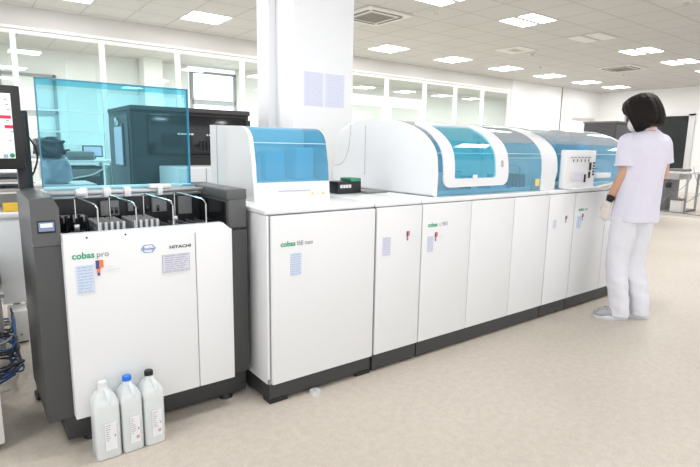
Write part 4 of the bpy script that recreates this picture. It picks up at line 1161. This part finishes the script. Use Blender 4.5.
# ---- trousers
bm = B()
ellip(bm, Vector((3.992, 1.737, .80)), .128, .092, .10, (TF, TL))
def leg(h_, k_, a_, ph):
    pts = [(h_ + Vector((0, 0, -.02)), .084), (h_.lerp(k_, .25), .090), (h_.lerp(k_, .5), .088), (k_ + Vector((0, 0, .03)), .080), (k_ - Vector((0, 0, .05)), .076), (k_.lerp(a_, .55), .074), (a_ + Vector((0, 0, .03)), .070), (a_ + Vector((0, 0, -.062)), .074)]
    rings = []
    m = 26; zs = [p[0].z for p in pts]
    for i in range(m+1):
        z = zs[0] + (zs[-1]-zs[0])*i/m
        j = 0
        while j < len(pts)-2 and zs[j+1] > z: j += 1
        t_ = (z-zs[j])/(zs[j+1]-zs[j]); c_ = pts[j][0].lerp(pts[j+1][0], t_); r_ = pts[j][1]*(1-t_)+pts[j+1][1]*t_
        rg = []
        for k in range(32):
            a = 2*math.pi*k/32
            q = 1 + .05*math.sin(3*a+ph+z*9) + .05*noise.noise(Vector((math.cos(a)*1.2+ph, math.sin(a)*1.2, z*9)))+ (.035*math.sin(z*62+2*a+ph) if z < .34 else .012*math.sin(z*40+3*a))
            rg.append(bm.verts.new(Vector((c_.x, c_.y, z)) + Vector((math.cos(a), math.sin(a), 0))*r_*q))
        rings.append(rg)
    for A_, B_ in zip(rings, rings[1:]):
        for k in range(32): bm.faces.new((A_[k], A_[(k+1) % 32], B_[(k+1) % 32], B_[k]))
    bm.faces.new(rings[0][::-1]); bm.faces.new(rings[-1])
leg(hipL, knL, anL, .4); leg(hipR, knR, anR, 2.1)

bmesh.ops.recalc_face_normals(bm, faces=bm.faces)
obj('trousers', blob(bm, .0075, 2), M['trouser'], body, smooth=True)

# ---- gloves, watch
bm = B(); tl = hand(bm, wrL, hLt, hLp, hLs, .95, .0022); capsule(bm, wrL + (elL-wrL).normalized()*.012, wrL + hLt.normalized()*.02, .0285, .027)
obj('glove', blob(bm, .003, 2), M['glove'], body, smooth=True)
bm = B(); tr_ = hand(bm, wrR, hRt, hRp, hRs, .95, .0022, curl=.12, spread=.3); capsule(bm, wrR + (elR-wrR).normalized()*.03, wrR + hRt.normalized()*.02, .030, .027)
obj('glove', blob(bm, .003, 2), M['glove'], body, smooth=True)
dw = (elL-wrL).normalized(); wc = wrL + dw*.040
bm = cyl(B(), wc - dw*.011, wc + dw*.011, .0315, .0325, 28)
wt = obj('watch_strap', bm, M['capk'], body)
side_ = Vector((-.90, -.35, 0)); side_ = (side_ - dw*side_.dot(dw)).normalized(); up_ = dw.cross(side_)
rot = Matrix((side_, up_, dw)).transposed()
bm = B(); box(bm, -.008, .008, -.023, .023, -.025, .025, bev=.005, seg=2); bm.transform(Matrix.Translation(wc + side_*.033) @ rot.to_4x4())
obj('watch_case', bm, M['gloss'], wt)

# ---- clogs
def clog(an, dirv, sole_z=0):
    dv = dirv.normalized(); sv = Vector((-dv.y, dv.x, 0)); o = Vector((an.x, an.y, 0)) - dv*.06
    bm = B(); ring = []
    def outline(s, z, n=40):
        pts = []
        for k in range(n):
            a = 2*math.pi*k/n; c_, s_ = math.cos(a), math.sin(a)
            L_ = .125; W = .052*(1+.16*c_)
            pts.append(o + dv*(.115 + L_*c_*s) + sv*(W*s_*s) + Vector((0, 0, z)))
        return pts
    bm = B(); lv = [(0, .96), (.006, 1.0), (.024, 1.0), (.030, .97)]
    rg = [[bm.verts.new(p) for p in outline(s, z)] for z, s in lv]
    for a, b in zip(rg, rg[1:]):
        for k in range(40): bm.faces.new((a[k], a[(k+1) % 40], b[(k+1) % 40], b[k]))
    bm.faces.new(rg[0][::-1]); bm.faces.new(rg[-1])
    sh = obj('clog', bm, M['shoe'], body)
    bm = B(); rg = []
    for i in range(10):
        t = i/9; x = .235 - t*.125; hgt = .036 + .056*math.sin(min(1, t*1.15)*math.pi/2); W = .0505*math.sin(max(.12, min(1, t*1.9+.25))*math.pi/2)
        rg.append([bm.verts.new(o + dv*x + sv*(W*math.cos(math.pi*k/14)) + Vector((0, 0, .024 + (hgt-.024)*math.sin(math.pi*k/14)**.8))) for k in range(15)])
    for a, b in zip(rg, rg[1:]):
        for k in range(14): bm.faces.new((a[k], a[k+1], b[k+1], b[k]))
    bm.faces.new(rg[0][::-1])
    r2_ = bmesh.ops.solidify(bm, geom=bm.faces[:], thickness=.004)
    obj('upper', bm, M['shoe'], sh, smooth=True)
    bm = B()
    for i, (x, y) in enumerate(((.20, .0), (.18, .022), (.18, -.022), (.155, .0), (.15, .032), (.15, -.032))):
        z = .038 + .056*math.sin(min(1, (.235-x)/.125*1.15)*math.pi/2) - abs(y)*.55
        p = o + dv*x + sv*y + Vector((0, 0, z)); ball(bm, p, .0075, (1, 1, .6), 2)
    obj('vent_holes', bm, M['benchgrey'], sh)
    bm = tube(B(), smooth_path([o + dv*.12 + sv*.045 + Vector((0, 0, .05)), o + dv*.05 + sv*.044 + Vector((0, 0, .055)), o - dv*.008 + Vector((0, 0, .058)), o + dv*.05 - sv*.044 + Vector((0, 0, .055)), o + dv*.12 - sv*.045 + Vector((0, 0, .05))], 6), .006, 8)
    obj('heel_strap', bm, M['shoe'], sh)
clog(anL, Vector((-.70, .90, 0))); clog(anR, Vector((-.30, 1.0, 0)))


# ================================================================== CAMERA, WORLD
f = 512.78; yaw, pitch, roll = R(52.775), R(9.617), R(0.972)
d = Vector((math.cos(yaw)*math.cos(pitch), math.sin(yaw)*math.cos(pitch), -math.sin(pitch)))
r = Vector((math.sin(yaw), -math.cos(yaw), 0)); u = r.cross(d)
r2 = math.cos(roll)*r + math.sin(roll)*u; u2 = -math.sin(roll)*r + math.cos(roll)*u
cd = D.cameras.new('camera'); cam = D.objects.new('camera', cd); COL.objects.link(cam)
cam.matrix_world = Matrix(((r2.x, u2.x, -d.x, 0), (r2.y, u2.y, -d.y, 0), (r2.z, u2.z, -d.z, 1.25), (0, 0, 0, 1)))
cd.sensor_fit = 'HORIZONTAL'; cd.sensor_width = 36; cd.lens = f/700*36; cd.clip_start = .05; cd.clip_end = 100
sc = bpy.context.scene; sc.camera = cam
w = D.worlds.new('world'); sc.world = w; w.use_nodes = True
bg = w.node_tree.nodes['Background']; bg.inputs[0].default_value = (.95, .97, 1, 1); bg.inputs[1].default_value = 1.2
sc.view_settings.view_transform = 'Standard'; sc.view_settings.look = 'None'; sc.view_settings.exposure = 0.52
sc.cycles.max_bounces = 8; sc.cycles.transparent_max_bounces = 16
